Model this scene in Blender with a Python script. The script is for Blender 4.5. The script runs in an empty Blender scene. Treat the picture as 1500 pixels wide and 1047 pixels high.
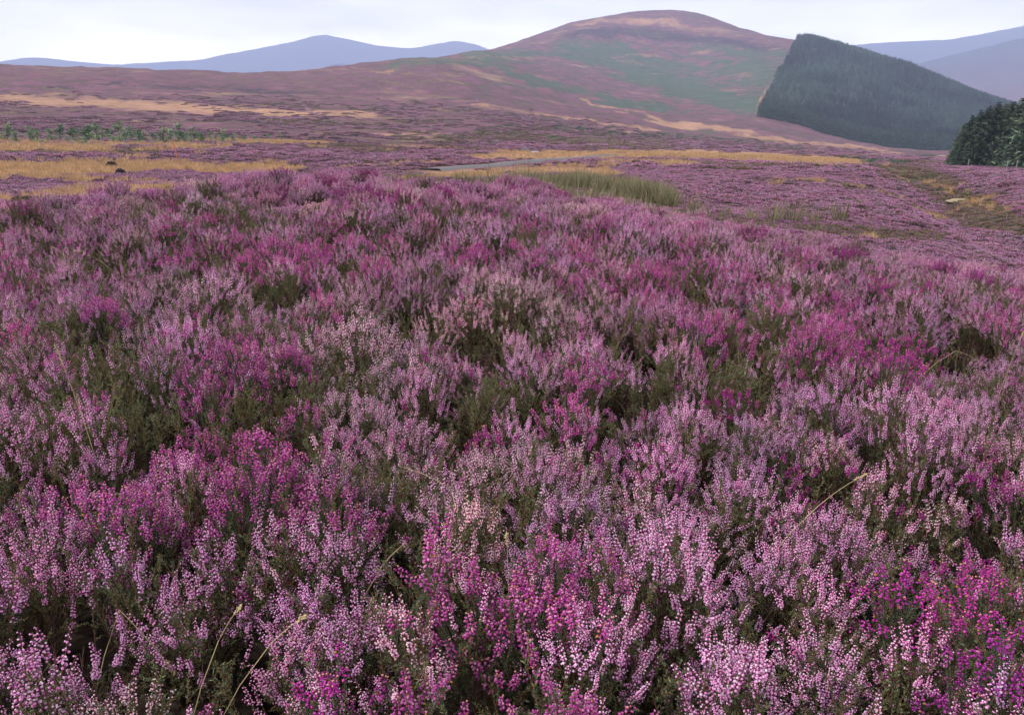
import bpy, math, random
import numpy as np
rng = np.random.default_rng(11); random.seed(5)
PI = math.pi
# ------------------------------------------------------------------ camera model (photograph is 1500 x 1047)
FX = 1167.0; PITCH = math.radians(15.95); EYE = 1.1
cp, sp = math.cos(PITCH), math.sin(PITCH)
scene = bpy.context.scene; COL = scene.collection

def pix_ray(px, py):
    u = (np.asarray(px, float) - 750) / FX; v = (523.5 - np.asarray(py, float)) / FX
    return u, cp + v * sp, -sp + v * cp
def az_t(px, py):
    dx, dy, dz = pix_ray(px, py)
    return np.arctan2(dx, dy), dz / np.hypot(dx, dy)
def project(x, y, z):
    z = z - EYE
    d = np.maximum(y * cp - z * sp, 1e-3); w = y * sp + z * cp
    return 750 + FX * x / d, 523.5 - FX * w / d

# ------------------------------------------------------------------ noise
def _h(ix, iy, s):
    n = (ix.astype(np.int64) * 374761393 + iy.astype(np.int64) * 668265263 + s * 1442695041) & 0x7fffffff
    n = ((n ^ (n >> 13)) * 1274126177) & 0x7fffffff
    return ((n ^ (n >> 16)) & 0xffff) / 65535.0
def vnoise(x, y, s=0):
    x = np.asarray(x, float); y = np.asarray(y, float)
    ix, iy = np.floor(x), np.floor(y); fx, fy = x - ix, y - iy
    fx = fx * fx * (3 - 2 * fx); fy = fy * fy * (3 - 2 * fy)
    a, b, c, d = _h(ix, iy, s), _h(ix + 1, iy, s), _h(ix, iy + 1, s), _h(ix + 1, iy + 1, s)
    return (a + (b - a) * fx) * (1 - fy) + (c + (d - c) * fx) * fy
def fbm(x, y, s=0, o=4):
    t = 0; a = 1; n = 0
    for k in range(o):
        t = t + a * vnoise(x * 2 ** k + 7.3 * k, y * 2 ** k - 3.1 * k, s + k); n += a; a *= .55
    return t / n          # 0..1

# ------------------------------------------------------------------ terrain profile: rows of (column, row or height, range)
def P(*pts): return ('p', pts)          # (px, py, r)
def Z(*pts): return ('z', pts)          # (px, z relative to the eye, r)
ROWS = [
 Z((0, -.74, .35), (1500, -.74, .35)),
 Z((0, -.78, 1.0), (750, -.78, 1.0), (1500, -.80, 1.0)),
 Z((0, -.76, 2.4), (750, -.78, 2.4), (1500, -.86, 2.4)),
 Z((0, -.74, 4.8), (500, -.72, 5), (900, -.78, 5), (1500, -1.0, 4.6)),
 P((-300, 305, 8), (0, 300, 8), (150, 291, 8.5), (250, 283, 9), (300, 272, 9.5), (360, 262, 11), (430, 250, 12), (520, 250, 12), (570, 266, 11), (700, 269, 11),
   (800, 274, 11), (850, 291, 10), (950, 304, 10), (1000, 314, 10), (1100, 338, 10), (1200, 354, 10), (1300, 372, 9.5), (1500, 402, 9), (1800, 420, 9)),
 Z((-300, -2.3, 19), (0, -2.2, 19), (400, -2.1, 21), (800, -2.2, 21), (1000, -2.2, 18), (1100, -2.15, 17), (1300, -2.5, 17), (1500, -3.0, 17)),
 P((-300, 285, 35), (0, 287, 33), (200, 284, 34), (430, 281, 38), (700, 277, 40), (1000, 276, 38), (1200, 290, 38), (1300, 297, 38), (1380, 302, 36), (1420, 316, 34), (1460, 306, 34), (1500, 318, 33), (1800, 330, 33)),
 P((-300, 252, 56), (0, 254, 56), (300, 252, 58), (500, 257, 58), (700, 252, 62), (850, 250, 62), (1000, 250, 62), (1200, 258, 60), (1300, 266, 60), (1350, 277, 58), (1395, 288, 56), (1440, 283, 56), (1500, 278, 58), (1800, 290, 58)),
 P((-300, 216, 95), (0, 217, 95), (350, 216, 95), (600, 222, 95), (850, 229, 100), (1000, 228, 110), (1200, 235, 115), (1320, 243, 112), (1370, 250, 110), (1420, 248, 120), (1500, 249, 125), (1800, 256, 125)),
 P((-300, 192, 165), (0, 194, 165), (350, 196, 165), (600, 205, 165), (850, 214, 170), (1000, 218, 190), (1200, 226, 210), (1390, 233, 230), (1500, 238, 230), (1800, 245, 230)),
 P((-300, 148, 300), (0, 150, 300), (300, 155, 300), (500, 160, 300), (700, 165, 310), (850, 178, 330), (1000, 196, 360), (1110, 200, 400), (1200, 210, 420), (1300, 221, 450), (1390, 226, 450), (1500, 231, 450), (1800, 240, 450)),
 P((-300, 88, 540), (0, 95, 550), (100, 97, 550), (200, 101, 560), (300, 105, 580), (380, 108, 600), (450, 104, 620), (520, 96, 640), (600, 88, 660), (680, 86, 700), (740, 96, 700), (800, 112, 690), (900, 138, 640), (1000, 160, 600),
   (1110, 171, 560), (1150, 181, 562), (1200, 193, 566), (1250, 204, 572), (1300, 214, 580), (1350, 221, 590), (1390, 223, 600), (1500, 228, 620), (1800, 236, 620)),
 P((-300, 120, 900), (0, 125, 900), (400, 128, 900), (520, 115, 900), (600, 97, 900), (650, 84, 880), (700, 76, 900), (800, 82, 960), (900, 92, 980), (1000, 108, 960), (1110, 125, 800), (1150, 128, 790), (1200, 132, 790), (1300, 155, 800), (1400, 182, 800), (1500, 205, 820), (1800, 228, 820)),
 P((-300, 135, 1250), (400, 135, 1250), (600, 112, 1250), (660, 88, 1200), (715, 74, 1200), (760, 61, 1280), (800, 47, 1350), (830, 36, 1400), (860, 28, 1420), (900, 21, 1450), (950, 15, 1500), (1000, 15, 1500), (1030, 21, 1480), (1060, 33, 1440),
   (1080, 40, 1400), (1100, 46, 1360), (1130, 54, 1280), (1160, 60, 1180), (1175, 59, 1130), (1200, 62, 1100), (1260, 79, 1080), (1300, 91, 1050), (1350, 110, 1020), (1400, 130, 1000), (1450, 150, 1000), (1490, 164, 1000), (1600, 190, 1000), (1800, 220, 1000)),
 P((-300, 150, 2300), (700, 150, 2300), (760, 130, 2300), (960, 110, 2500), (1160, 130, 2200), (1300, 150, 2200), (1800, 165, 2200)),
 P((-300, 140, 3500), (440, 140, 3500), (470, 101, 3500), (495, 93, 3500), (525, 96, 3500), (560, 120, 3500), (1200, 130, 3500), (1290, 112, 3500), (1350, 93, 3600), (1400, 78, 3700), (1450, 66, 3700), (1500, 55, 3700), (1650, 30, 3700), (1800, 25, 3700)),
 P((-300, 150, 4300), (1200, 145, 4300), (1300, 125, 4300), (1500, 95, 4300), (1800, 70, 4300)),
 P((-300, 95, 5600), (0, 91, 5600), (30, 87, 5600), (60, 85, 5600), (110, 92, 5600), (170, 95, 5600), (250, 91, 5600), (290, 89, 5600), (320, 82, 5600), (380, 70, 5600), (430, 59, 5600), (460, 51, 5600), (474, 49, 5600), (495, 53, 5600), (530, 61, 5600), (560, 67, 5600),
   (600, 71, 5600), (630, 66, 5600), (665, 60, 5600), (690, 63, 5600), (712, 71, 5600), (760, 90, 5600), (1180, 80, 5600), (1230, 68, 5600), (1270, 65, 5600), (1340, 61, 5600), (1385, 58, 5600), (1430, 50, 5600), (1470, 44, 5600), (1500, 38, 5600), (1650, 30, 5600), (1800, 45, 5600)),
 P((-300, 190, 9000), (1800, 190, 9000)),
]
AZL = np.radians(np.concatenate([np.arange(-180, -52, 4.0), np.arange(-52, -36.2, .4), np.arange(-36.2, 36.2, .062), np.arange(36.2, 52, .4), np.arange(52, 180.1, 4.0)]))
LR = np.concatenate([np.linspace(math.log(.35), math.log(12), 150), np.linspace(math.log(12), math.log(1600), 560)[1:], np.linspace(math.log(1600), math.log(9000), 110)[1:]])
def build_profile():
    pxs = np.arange(-300, 1801, 5.0)
    R, T = [], []
    for kind, pts in ROWS:
        a = np.array(pts, float)
        r = np.interp(pxs, a[:, 0], a[:, 2]); q = np.interp(pxs, a[:, 0], a[:, 1])
        k = np.ones(9) / 9 if kind == 'z' else np.array([1, 2, 3, 2, 1]) / 9
        qp = np.pad(q, len(k) // 2, mode='edge'); q = np.convolve(qp, k, 'valid')
        if kind == 'p': az, t = az_t(pxs, q)
        else: az, _ = az_t(pxs, np.full_like(pxs, 300)); t = q / r
        R.append(np.interp(AZL, az, np.log(r))); T.append(np.interp(AZL, az, t))
    R = np.array(R); T = np.array(T)                       # rows x az
    H = np.diff(R, axis=0); D = np.diff(T, axis=0) / H
    M = np.zeros_like(T); M[0] = D[0]; M[-1] = D[-1]
    w1 = 2 * H[1:] + H[:-1]; w2 = H[1:] + 2 * H[:-1]
    same = D[:-1] * D[1:] > 0
    with np.errstate(divide='ignore', invalid='ignore'):
        m = (w1 + w2) / (w1 / D[:-1] + w2 / D[1:])
    M[1:-1] = np.where(same, m, 0)
    out = np.zeros((len(AZL), len(LR)))
    for j in range(len(AZL)):
        k = np.clip(np.searchsorted(R[:, j], LR) - 1, 0, len(R) - 2)
        h = H[k, j]; s = np.clip((LR - R[k, j]) / h, 0, 1)
        out[j] = ((2*s**3 - 3*s**2 + 1) * T[k, j] + (s**3 - 2*s**2 + s) * h * M[k, j] + (-2*s**3 + 3*s**2) * T[k+1, j] + (s**3 - s**2) * h * M[k+1, j])
    return out
TT = build_profile()
r_ = np.exp(LR)[None, :]; X = np.sin(AZL)[:, None] * r_; Y = np.cos(AZL)[:, None] * r_
def sstep(a, b, x): t = np.clip((x - a) / (b - a), 0, 1); return t * t * (3 - 2 * t)
def hveg(r): return .34 - .16 * sstep(14, 35, r) - .08 * sstep(60, 150, r) - .10 * sstep(250, 500, r)
def relief(x, y, r):
    n = .10 * (fbm(x * .9, y * .9, 3) - .5) * (1 - sstep(8, 16, r))
    n = n + .5 * (fbm(x * .13, y * .13, 9) - .5) * sstep(20, 60, r) * (1 - sstep(150, 400, r))
    n = n + 7.0 * (fbm(x * .022, y * .022, 15, 5) - .5) * sstep(160, 600, r)
    n = n + 60 * (fbm(x * .0022, y * .0022, 25, 5) - .5) * sstep(1900, 3500, r) * .5
    return n
ZZ = TT * r_ + EYE - hveg(r_) + relief(X, Y, np.broadcast_to(r_, X.shape))
_ga, _ = az_t(np.array([1335, 1352, 1378, 1408, 1450, 1520, 1600.]), np.array([250, 262, 273, 290, 311, 330, 345.])); _gr = np.array([100, 80, 62, 50, 41, 33, 30.])
GLX, GLY = np.sin(_ga) * _gr, np.cos(_ga) * _gr
def gully(x, y):
    best = np.full(np.shape(x), 99.)
    for i in range(len(GLX) - 1):
        dx, dy = GLX[i+1] - GLX[i], GLY[i+1] - GLY[i]; s = np.clip(((x - GLX[i]) * dx + (y - GLY[i]) * dy) / (dx * dx + dy * dy), 0, 1); best = np.minimum(best, np.hypot(x - GLX[i] - s * dx, y - GLY[i] - s * dy))
    return 1.5 * np.exp(-(best / 3.2) ** 2)
ZZ = ZZ - gully(X, Y)
def hgt(x, y):
    x = np.asarray(x, float); y = np.asarray(y, float)
    az = np.arctan2(x, y); lr = np.log(np.maximum(np.hypot(x, y), .36))
    i = np.clip(np.searchsorted(AZL, az) - 1, 0, len(AZL) - 2); j = np.clip(np.searchsorted(LR, lr) - 1, 0, len(LR) - 2)
    a = np.clip((az - AZL[i]) / (AZL[i+1] - AZL[i]), 0, 1); b = np.clip((lr - LR[j]) / (LR[j+1] - LR[j]), 0, 1)
    return (ZZ[i, j] * (1-a) + ZZ[i+1, j] * a) * (1-b) + (ZZ[i, j+1] * (1-a) + ZZ[i+1, j+1] * a) * b
def at(px, py, rmin, rmax, lift=0.0):
    """where the sight line through a photo pixel meets the ground between two ranges"""
    az, t = az_t(px, py); az = float(az); t = float(t)
    rr = np.exp(np.linspace(math.log(rmin), math.log(rmax), 600))
    g = hgt(np.sin(az) * rr, np.cos(az) * rr) + lift - EYE - t * rr
    k = np.where(g >= 0)[0]
    r = rr[k[0]] if len(k) else rr[np.argmax(g / rr)]
    return math.sin(az) * r, math.cos(az) * r

# ------------------------------------------------------------------ plant cover map of the hillsides (patches of grass, bracken, older heather)
def seg_w(px, py, line, half, soft=1.0):
    best = np.full(px.shape, 9.0)
    for (x0, y0), (x1, y1) in zip(line[:-1], line[1:]):
        dx, dy = x1 - x0, y1 - y0; L = dx * dx + dy * dy
        s = np.clip(((px - x0) * dx + (py - y0) * dy) / L, 0, 1)
        d = np.hypot((px - x0 - s * dx) * .35, py - y0 - s * dy) / half
        best = np.minimum(best, d)
    return np.clip(1.12 - best * .72 / soft, 0, 1)
def ell(px, py, cx, cy, rx, ry): return np.clip(1.5 - np.hypot((px - cx) / rx, (py - cy) / ry), 0, 1)
TAN = [(((0, 143), (100, 148), (200, 154), (300, 160)), 13, .95), (((300, 160), (420, 164), (560, 168)), 6, 1), (((0, 100), (90, 100), (180, 106)), 5, .6), (((90, 121), (240, 119)), 4, .5),
 (((190, 184), (340, 189)), 5, .6), (((555, 195), (640, 197)), 5, .9), (((700, 154), (760, 163), (850, 177), (940, 192)), 3, .9), (((840, 147), (900, 160), (950, 168)), 3, .8),
 (((960, 172), (1000, 180), (1060, 191), (1120, 200), (1200, 212), (1290, 222)), 6, .9), (((700, 228), (850, 226), (1000, 224), (1150, 229), (1240, 233)), 6.5, 1.35), (((600, 112), (700, 120), (640, 140)), 4, .4),
 (((680, 82), (740, 84), (790, 85)), 4, .65), (((500, 106), (560, 104)), 3, .7), (((860, 36), (920, 30), (1000, 34), (1050, 48)), 8, .8), (((1050, 48), (1090, 55), (1160, 64)), 4, .55), (((740, 70), (800, 58), (830, 52)), 3, .6),
 (((0, 216), (120, 214), (340, 210)), 8, .75), (((-200, 250), (60, 250), (150, 247), (300, 242), (350, 246), (410, 246)), 14, 1), (((-200, 290), (0, 288), (110, 284), (230, 281), (330, 275)), 14, 1.0),
 (((540, 262), (600, 257), (680, 254)), 12, 1), (((680, 252), (760, 248), (880, 246)), 11, 1), (((500, 242), (600, 237), (700, 231)), 6, .9), (((880, 236), (1000, 240)), 4, .5),
 (((1120, 345), (1200, 338), (1320, 342)), 9, .6), (((1385, 229), (1400, 229)), 4, 1)]
GRN = [(((560, 98), (620, 91), (700, 93), (760, 104), (820, 123), (880, 142), (960, 158)), 9, .9), (((720, 84), (830, 84), (960, 104), (1080, 140)), 16, .95), (((860, 70), (960, 84), (1080, 100), (1120, 120)), 18, .9),
 (((900, 100), (1000, 128), (1100, 150)), 24, 1), (((840, 78), (980, 92), (1130, 110)), 20, .8), (((1040, 70), (1130, 80)), 10, .8), (((720, 120), (780, 125)), 6, .6), (((1000, 163), (1090, 172)), 5, .6), (((1150, 227), (1220, 231), (1310, 238)), 3.2, 1), (((640, 96), (700, 88)), 6, .8)]
OLV = [(((600, 206), (700, 199), (850, 207), (980, 214)), 12, .85), (((-200, 222), (0, 222), (130, 219)), 6, .8), (((160, 212), (400, 212), (560, 219)), 6, .6), (((480, 205), (600, 215)), 5, .5), (((720, 183), (860, 190), (1000, 202)), 7, .5),
 (((990, 308), (1060, 314), (1120, 322)), 8, 1.2), (((1160, 326), (1270, 334), (1360, 340)), 9, 1.1), (((1335, 250), (1375, 272), (1410, 292), (1450, 316), (1500, 332)), 15, 1.35), (((1330, 350), (1500, 352)), 8, .6), (((1000, 300), (1100, 305), (1240, 318)), 7, .35)]
BRN = [(((1385, 268), (1400, 276), (1430, 292), (1470, 305)), 9, 1.1), (((1240, 338), (1290, 342)), 8, .5)]
DRK = [(((70, 128), (200, 125), (350, 130), (450, 138)), 8, .8), (((0, 172), (140, 178), (250, 180)), 6, .5), (((870, 50), (960, 47), (1060, 62), (1100, 72)), 11, 1.0), (((560, 150), (700, 145)), 6, .4), (((820, 60), (900, 60)), 10, .5)]
PURG = [(((790, 87), (850, 99), (900, 118), (960, 138)), 8, .85), (((940, 70), (1000, 84), (1040, 95)), 4, .6), (((1060, 128), (1110, 142)), 3, .5), (((1050, 165), (1110, 178), (1200, 200)), 6, .5)]
def cover(px, py, r):
    lr_ = np.log(np.maximum(r, 1)); w1_ = fbm(px / 70, lr_ * 7, 31, 5) - .5; w2_ = fbm(px / 26, lr_ * 14, 37, 5) - .5; amp = sstep(60, 160, r) * (1 - .6 * sstep(1280, 1360, px) * (1 - sstep(200, 300, r))); px0_, py0_ = px, py
    px = px + 130 * w1_ * amp; py = py + (17 * w2_ + 8 * w1_) * amp
    f = lambda L: np.max([seg_w(px, py, l, h) * w for l, h, w in L], axis=0) * .9
    tan, grn, olv, brn, drk = f(TAN), f(GRN), f(OLV), f(BRN), f(DRK)
    grn = grn * (1 - f(PURG)); near = sstep(14, 22, r)
    left = (1 - sstep(650, 760, px)) * sstep(75, 130, r); hill = sstep(640, 760, px) * sstep(150, 320, r)
    tan = np.maximum(tan, .42 * left + .14 * hill); olv = np.maximum(olv, .22 * left + .30 * hill + .12); drk = np.maximum(drk, .34 * left + .28 * hill + .16); grn = np.maximum(grn * (1.05 + .12 * hill), .33 * hill)
    far = 1 - sstep(1500, 2300, r)
    tan = np.maximum(tan, seg_w(px0_ + 8 * w2_, py0_, ((1166, 68), (1137, 108), (1113, 152), (1105, 168)), 2.4) * (.25 + 1.1 * (w1_ + .3)) * amp)
    wood_ = (px0_ > np.interp(py0_, [50, 62, 110, 150, 175, 400], [1172, 1166, 1140, 1116, 1109, 1109])) & (r > 566) & (r < 1400); grn = np.where(wood_, 1.2, grn); tan = np.where(wood_, 0, tan); drk = np.where(wood_, 0, drk)
    return [w * near * far for w in (tan, grn, olv, brn, drk)]

# ------------------------------------------------------------------ materials
def mat(name): m = bpy.data.materials.new(name); m.use_nodes = True; nt = m.node_tree; nt.nodes.clear(); return m, nt
def N(nt, t, **k):
    n = nt.nodes.new(t)
    for a, b in k.items(): setattr(n, a, b)
    return n
def mixc(nt, f, a, b, op='MIX'):
    n = N(nt, 'ShaderNodeMix', data_type='RGBA', blend_type=op, clamp_factor=True)
    for s, v in ((0, f), (6, a), (7, b)):
        if hasattr(v, 'links'): nt.links.new(v, n.inputs[s])
        else: n.inputs[s].default_value = v if s == 0 else (*v, 1)[:4]
    return n.outputs[2]
def mth(nt, op, a, b=0.0, c=0.0, clamp=False):
    n = N(nt, 'ShaderNodeMath', operation=op, use_clamp=clamp)
    for i, v in enumerate((a, b, c)):
        if hasattr(v, 'links'): nt.links.new(v, n.inputs[i])
        else: n.inputs[i].default_value = v
    return n.outputs[0]
def noise(nt, vec, scale, detail=4, rough=.6):
    n = N(nt, 'ShaderNodeTexNoise'); n.inputs['Scale'].default_value = scale; n.inputs['Detail'].default_value = detail; n.inputs['Roughness'].default_value = rough
    nt.links.new(vec, n.inputs['Vector']); return n.outputs[0]
def plant_mat(name, trans=.33, rough=.75, tint=True, spec=.12):
    """colour comes from the mesh's own 'col' attribute (petal, leaf, bark), varied per plant"""
    m, nt = mat(name)
    a = N(nt, 'ShaderNodeAttribute', attribute_name='col'); c = a.outputs['Color']
    if tint:
        b = N(nt, 'ShaderNodeAttribute', attribute_name='tint', attribute_type='INSTANCER'); c = mixc(nt, 1.0, c, b.outputs['Color'], 'MULTIPLY')
    p = N(nt, 'ShaderNodeBsdfPrincipled'); p.inputs['Roughness'].default_value = rough; p.inputs['Specular IOR Level'].default_value = spec; nt.links.new(c, p.inputs['Base Color'])
    o = N(nt, 'ShaderNodeOutputMaterial')
    if trans:
        t = N(nt, 'ShaderNodeBsdfTranslucent'); nt.links.new(c, t.inputs['Color']); x = N(nt, 'ShaderNodeMixShader'); x.inputs[0].default_value = trans
        nt.links.new(p.outputs[0], x.inputs[1]); nt.links.new(t.outputs[0], x.inputs[2]); nt.links.new(x.outputs[0], o.inputs[0])
    else: nt.links.new(p.outputs[0], o.inputs[0])
    return m
M_I = plant_mat('heather_petals_and_leaves'); M_T = plant_mat('clump_petals_and_leaves', tint=False)
M_WI = plant_mat('heather_wood', 0, .8); M_WT = plant_mat('clump_wood', 0, .8, tint=False)
M_NI = plant_mat('spruce_needles', .1, .7); M_NT = plant_mat('tree_foliage', .12, .7, tint=False)

def ground_mat():
    m, nt = mat('moor_ground'); L = nt.links
    g = N(nt, 'ShaderNodeNewGeometry'); pos = g.outputs['Position']
    a1 = N(nt, 'ShaderNodeAttribute', attribute_name='cov1'); a2 = N(nt, 'ShaderNodeAttribute', attribute_name='cov2')
    s1 = N(nt, 'ShaderNodeSeparateColor'); L.new(a1.outputs['Color'], s1.inputs[0]); s2 = N(nt, 'ShaderNodeSeparateColor'); L.new(a2.outputs['Color'], s2.inputs[0])
    nf = noise(nt, pos, .9, 5, .75); nm = noise(nt, pos, .09, 6, .7); nb = noise(nt, pos, .018, 6, .65); nh = noise(nt, pos, .006, 7, .7)
    ns = mth(nt, 'MULTIPLY_ADD', mth(nt, 'ADD', mth(nt, 'ADD', mth(nt, 'MULTIPLY', nm, .4), mth(nt, 'MULTIPLY', nb, .35)), mth(nt, 'MULTIPLY', nf, .25)), 3.4, -1.22)
    def patch(w, lo=.0, gain=3.4):            # ragged patch edge where weight beats noise
        return mth(nt, 'MULTIPLY', mth(nt, 'SUBTRACT', mth(nt, 'ADD', w, lo), ns), gain, clamp=True)
    pur = mixc(nt, mth(nt, 'MULTIPLY_ADD', nm, 4.0, -1.5, clamp=True), (.095, .066, .06), (.215, .094, .13))
    pur = mixc(nt, mth(nt, 'MULTIPLY_ADD', nf, 3.0, -1.2, clamp=True), pur, (.06, .05, .042), 'MIX') if False else pur
    pur = mixc(nt, mth(nt, 'MULTIPLY_ADD', nf, 2.4, -1.15, clamp=True), pur, (.085, .075, .05))
    pur = mixc(nt, mth(nt, 'MULTIPLY_ADD', nb, 7.0, -4.0, clamp=True), pur, (.30, .20, .13))
    c = mixc(nt, patch(s2.outputs[1]), pur, (.065, .045, .06))
    c = mixc(nt, patch(s2.outputs[0]), c, mixc(nt, nm, (.12, .105, .06), (.17, .135, .085)))
    c = mixc(nt, patch(s1.outputs[1]), c, mixc(nt, mth(nt, 'MULTIPLY_ADD', nm, 2, -.5, clamp=True), (.05, .075, .055), (.105, .13, .085)))
    c = mixc(nt, patch(s1.outputs[0], gain=2.8), c, mixc(nt, mth(nt, 'MULTIPLY_ADD', mth(nt, 'ADD', nf, nm), 2.2, -1.7, clamp=True), (.24, .14, .09), (.56, .325, .20)))
    c = mixc(nt, patch(s2.outputs[2]), c, (.16, .10, .05))
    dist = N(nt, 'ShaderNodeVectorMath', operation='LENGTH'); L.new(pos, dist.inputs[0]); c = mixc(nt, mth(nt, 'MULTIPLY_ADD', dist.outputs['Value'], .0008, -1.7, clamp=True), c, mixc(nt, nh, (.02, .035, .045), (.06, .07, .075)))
    c = mixc(nt, s1.outputs[2], c, (.028, .02, .015))       # peaty soil under the near plants
    p = N(nt, 'ShaderNodeBsdfPrincipled'); p.inputs['Roughness'].default_value = .95; p.inputs['Specular IOR Level'].default_value = .05; L.new(c, p.inputs['Base Color'])
    b = N(nt, 'ShaderNodeBump'); b.inputs['Distance'].default_value = 1.2; b.inputs['Strength'].default_value = .8
    L.new(mth(nt, 'ADD', nf, mth(nt, 'MULTIPLY', nm, 6.0)), b.inputs['Height']); L.new(b.outputs[0], p.inputs['Normal'])
    o = N(nt, 'ShaderNodeOutputMaterial'); L.new(p.outputs[0], o.inputs[0]); return m

def mesh_np(name, V, F4, mats, attrs=(), smooth=True, F3=None, midx=None):
    me = bpy.data.meshes.new(name)
    nq = 0 if F4 is None else len(F4); n3 = 0 if F3 is None else len(F3)
    loops = np.concatenate([F4.ravel() if nq else np.zeros(0, int), F3.ravel() if n3 else np.zeros(0, int)]).astype(np.int32)
    starts = np.concatenate([np.arange(nq) * 4, nq * 4 + np.arange(n3) * 3]).astype(np.int32)
    me.vertices.add(len(V)); me.vertices.foreach_set('co', np.asarray(V, np.float32).ravel())
    me.loops.add(len(loops)); me.loops.foreach_set('vertex_index', loops)
    me.polygons.add(nq + n3); me.polygons.foreach_set('loop_start', starts)
    if midx is not None: me.polygons.foreach_set('material_index', midx.astype(np.int32))
    me.update(calc_edges=True)
    me.polygons.foreach_set('use_smooth', np.full(nq + n3, smooth))
    for an, av in attrs:
        at_ = me.color_attributes.new(an, 'FLOAT_COLOR', 'POINT'); at_.data.foreach_set('color', np.concatenate([av, np.ones((len(av), 1))], 1).astype(np.float32).ravel())
    for m in mats: me.materials.append(m)
    return me
def link(name, me, parent=None, **props):
    o = bpy.data.objects.new(name, me); COL.objects.link(o); o.parent = parent
    for k, v in props.items(): o[k] = v
    return o

# ground sheet
na, nr = X.shape
V = np.stack([X, Y, ZZ], -1).reshape(-1, 3)
ii, jj = np.meshgrid(np.arange(na - 1), np.arange(nr - 1), indexing='ij'); q = ii * nr + jj
F = np.stack([q, q + 1, q + nr + 1, q + nr], -1).reshape(-1, 4)[:, ::-1]
V = np.vstack([V, [[0, 0, EYE - 1.08]]])
pk = np.arange(na - 1) * nr; F3 = np.stack([np.full(na - 1, len(V) - 1), pk, pk + nr], -1)
GX, GY, GZ = X.ravel(), Y.ravel(), ZZ.ravel(); GR = np.hypot(GX, GY)
px, py = project(GX, np.maximum(GY, .01), GZ + hveg(GR))
tan, grn, olv, brn, drk = cover(px, py, GR)
soil = 1 - sstep(13, 20, GR)
pad = lambda a: np.vstack([a, [[0, 0, 1]]])
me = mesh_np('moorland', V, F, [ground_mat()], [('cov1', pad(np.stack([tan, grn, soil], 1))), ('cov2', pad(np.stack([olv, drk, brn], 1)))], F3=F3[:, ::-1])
link('moorland_ground', me, kind='structure')

# ------------------------------------------------------------------ small mesh builder for plants
class Acc:
    def __init__(s): s.v = []; s.c = []; s.f = []; s.m = []; s.n = 0
    def add(s, V, F, C, m):
        s.v.append(V); s.c.append(np.broadcast_to(C, V.shape)); s.f.append(F + s.n); s.m.append(np.full(len(F), m)); s.n += len(V)
    def arr(s): return np.vstack(s.v), np.vstack(s.c), np.vstack(s.f), np.concatenate(s.m)
def frame(d):
    d = np.asarray(d, float); d = d / np.linalg.norm(d); a = np.array([0, 0, 1.]) if abs(d[2]) < .9 else np.array([1., 0, 0])
    x = np.cross(a, d); x /= np.linalg.norm(x); return x, np.cross(d, x), d
def bell(A, p, d, L, R, c0, c1, sides=5, prof=((0, .35), (.35, 1.0), (.8, .75), (1, .0)), m=1):
    x, y, z = frame(d); th = np.arange(sides) * 2 * PI / sides; V = []; C = []
    for (h, w) in prof[:-1]:
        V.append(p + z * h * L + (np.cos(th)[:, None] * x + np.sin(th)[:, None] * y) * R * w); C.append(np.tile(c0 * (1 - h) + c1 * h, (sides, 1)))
    V.append((p + z * L)[None]); C.append(c1[None]); V = np.vstack(V); C = np.vstack(C); F = []
    k = len(prof) - 1
    for r in range(k - 1):
        for i in range(sides):
            a, b = r * sides + i, r * sides + (i + 1) % sides; F += [(a, b, b + sides), (a, b + sides, a + sides)]
    for i in range(sides): F.append(((k-1) * sides + i, (k-1) * sides + (i+1) % sides, k * sides))
    A.add(V, np.array(F), C, m)
def blade(A, p, d, L, W, c, m=1, bend=0.0):
    x, y, z = frame(d); s = x * math.cos(rng.random() * PI) + y * math.sin(rng.random() * PI); s = s / np.linalg.norm(s)
    q = p + z * L * .5 + y * bend * L
    A.add(np.array([p - s * W * .5, p + s * W * .5, q + s * W * .5, q - s * W * .5, p + z * L + y * bend * 2.2 * L]), np.array([(0, 1, 2), (0, 2, 3), (3, 2, 4)]), np.asarray(c, float), m)
def tube(A, pts, r0, r1, c, sides=3, m=0):
    pts = np.asarray(pts, float); V = []; n = len(pts)
    for i in range(n):
        d = pts[min(i+1, n-1)] - pts[max(i-1, 0)]; x, y, _ = frame(d); th = np.arange(sides) * 2 * PI / sides; r = r0 + (r1 - r0) * i / (n-1)
        V.append(pts[i] + (np.cos(th)[:, None] * x + np.sin(th)[:, None] * y) * r)
    F = []
    for i in range(n-1):
        for k in range(sides):
            a, b = i * sides + k, i * sides + (k+1) % sides; F += [(a, b, b + sides), (a, b + sides, a + sides)]
    A.add(np.vstack(V), np.array(F), np.asarray(c, float), m)
def rv(s): return rng.normal(0, s, 3)
def curve(p, d, L, n, wob):
    pts = [np.array(p, float)]; d = np.array(d, float); d /= np.linalg.norm(d)
    for _ in range(n): d = d + rv(wob); d /= np.linalg.norm(d); pts.append(pts[-1] + d * L / n)
    return np.array(pts), d
LEAFC = [(.13, .155, .075), (.10, .135, .07), (.175, .18, .08), (.12, .13, .08)]
def leafy(A, pts, lo, hi, n, L, spread=.75, cols=LEAFC, bright=1.0):
    for _ in range(n):
        t = (lo + (hi - lo) * rng.random()) * (len(pts) - 1.001); i = int(t); p = pts[i] + (pts[i+1] - pts[i]) * (t - i)
        ax = pts[i+1] - pts[i]; ax /= np.linalg.norm(ax); x, y, z = frame(ax); th = rng.random() * 2 * PI
        d = z * (1 - spread * .5) + (x * math.cos(th) + y * math.sin(th)) * spread
        blade(A, p, d, L * rng.uniform(.7, 1.3), L * .3, np.array(cols[rng.integers(len(cols))]) * bright * rng.uniform(.8, 1.25))
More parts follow.
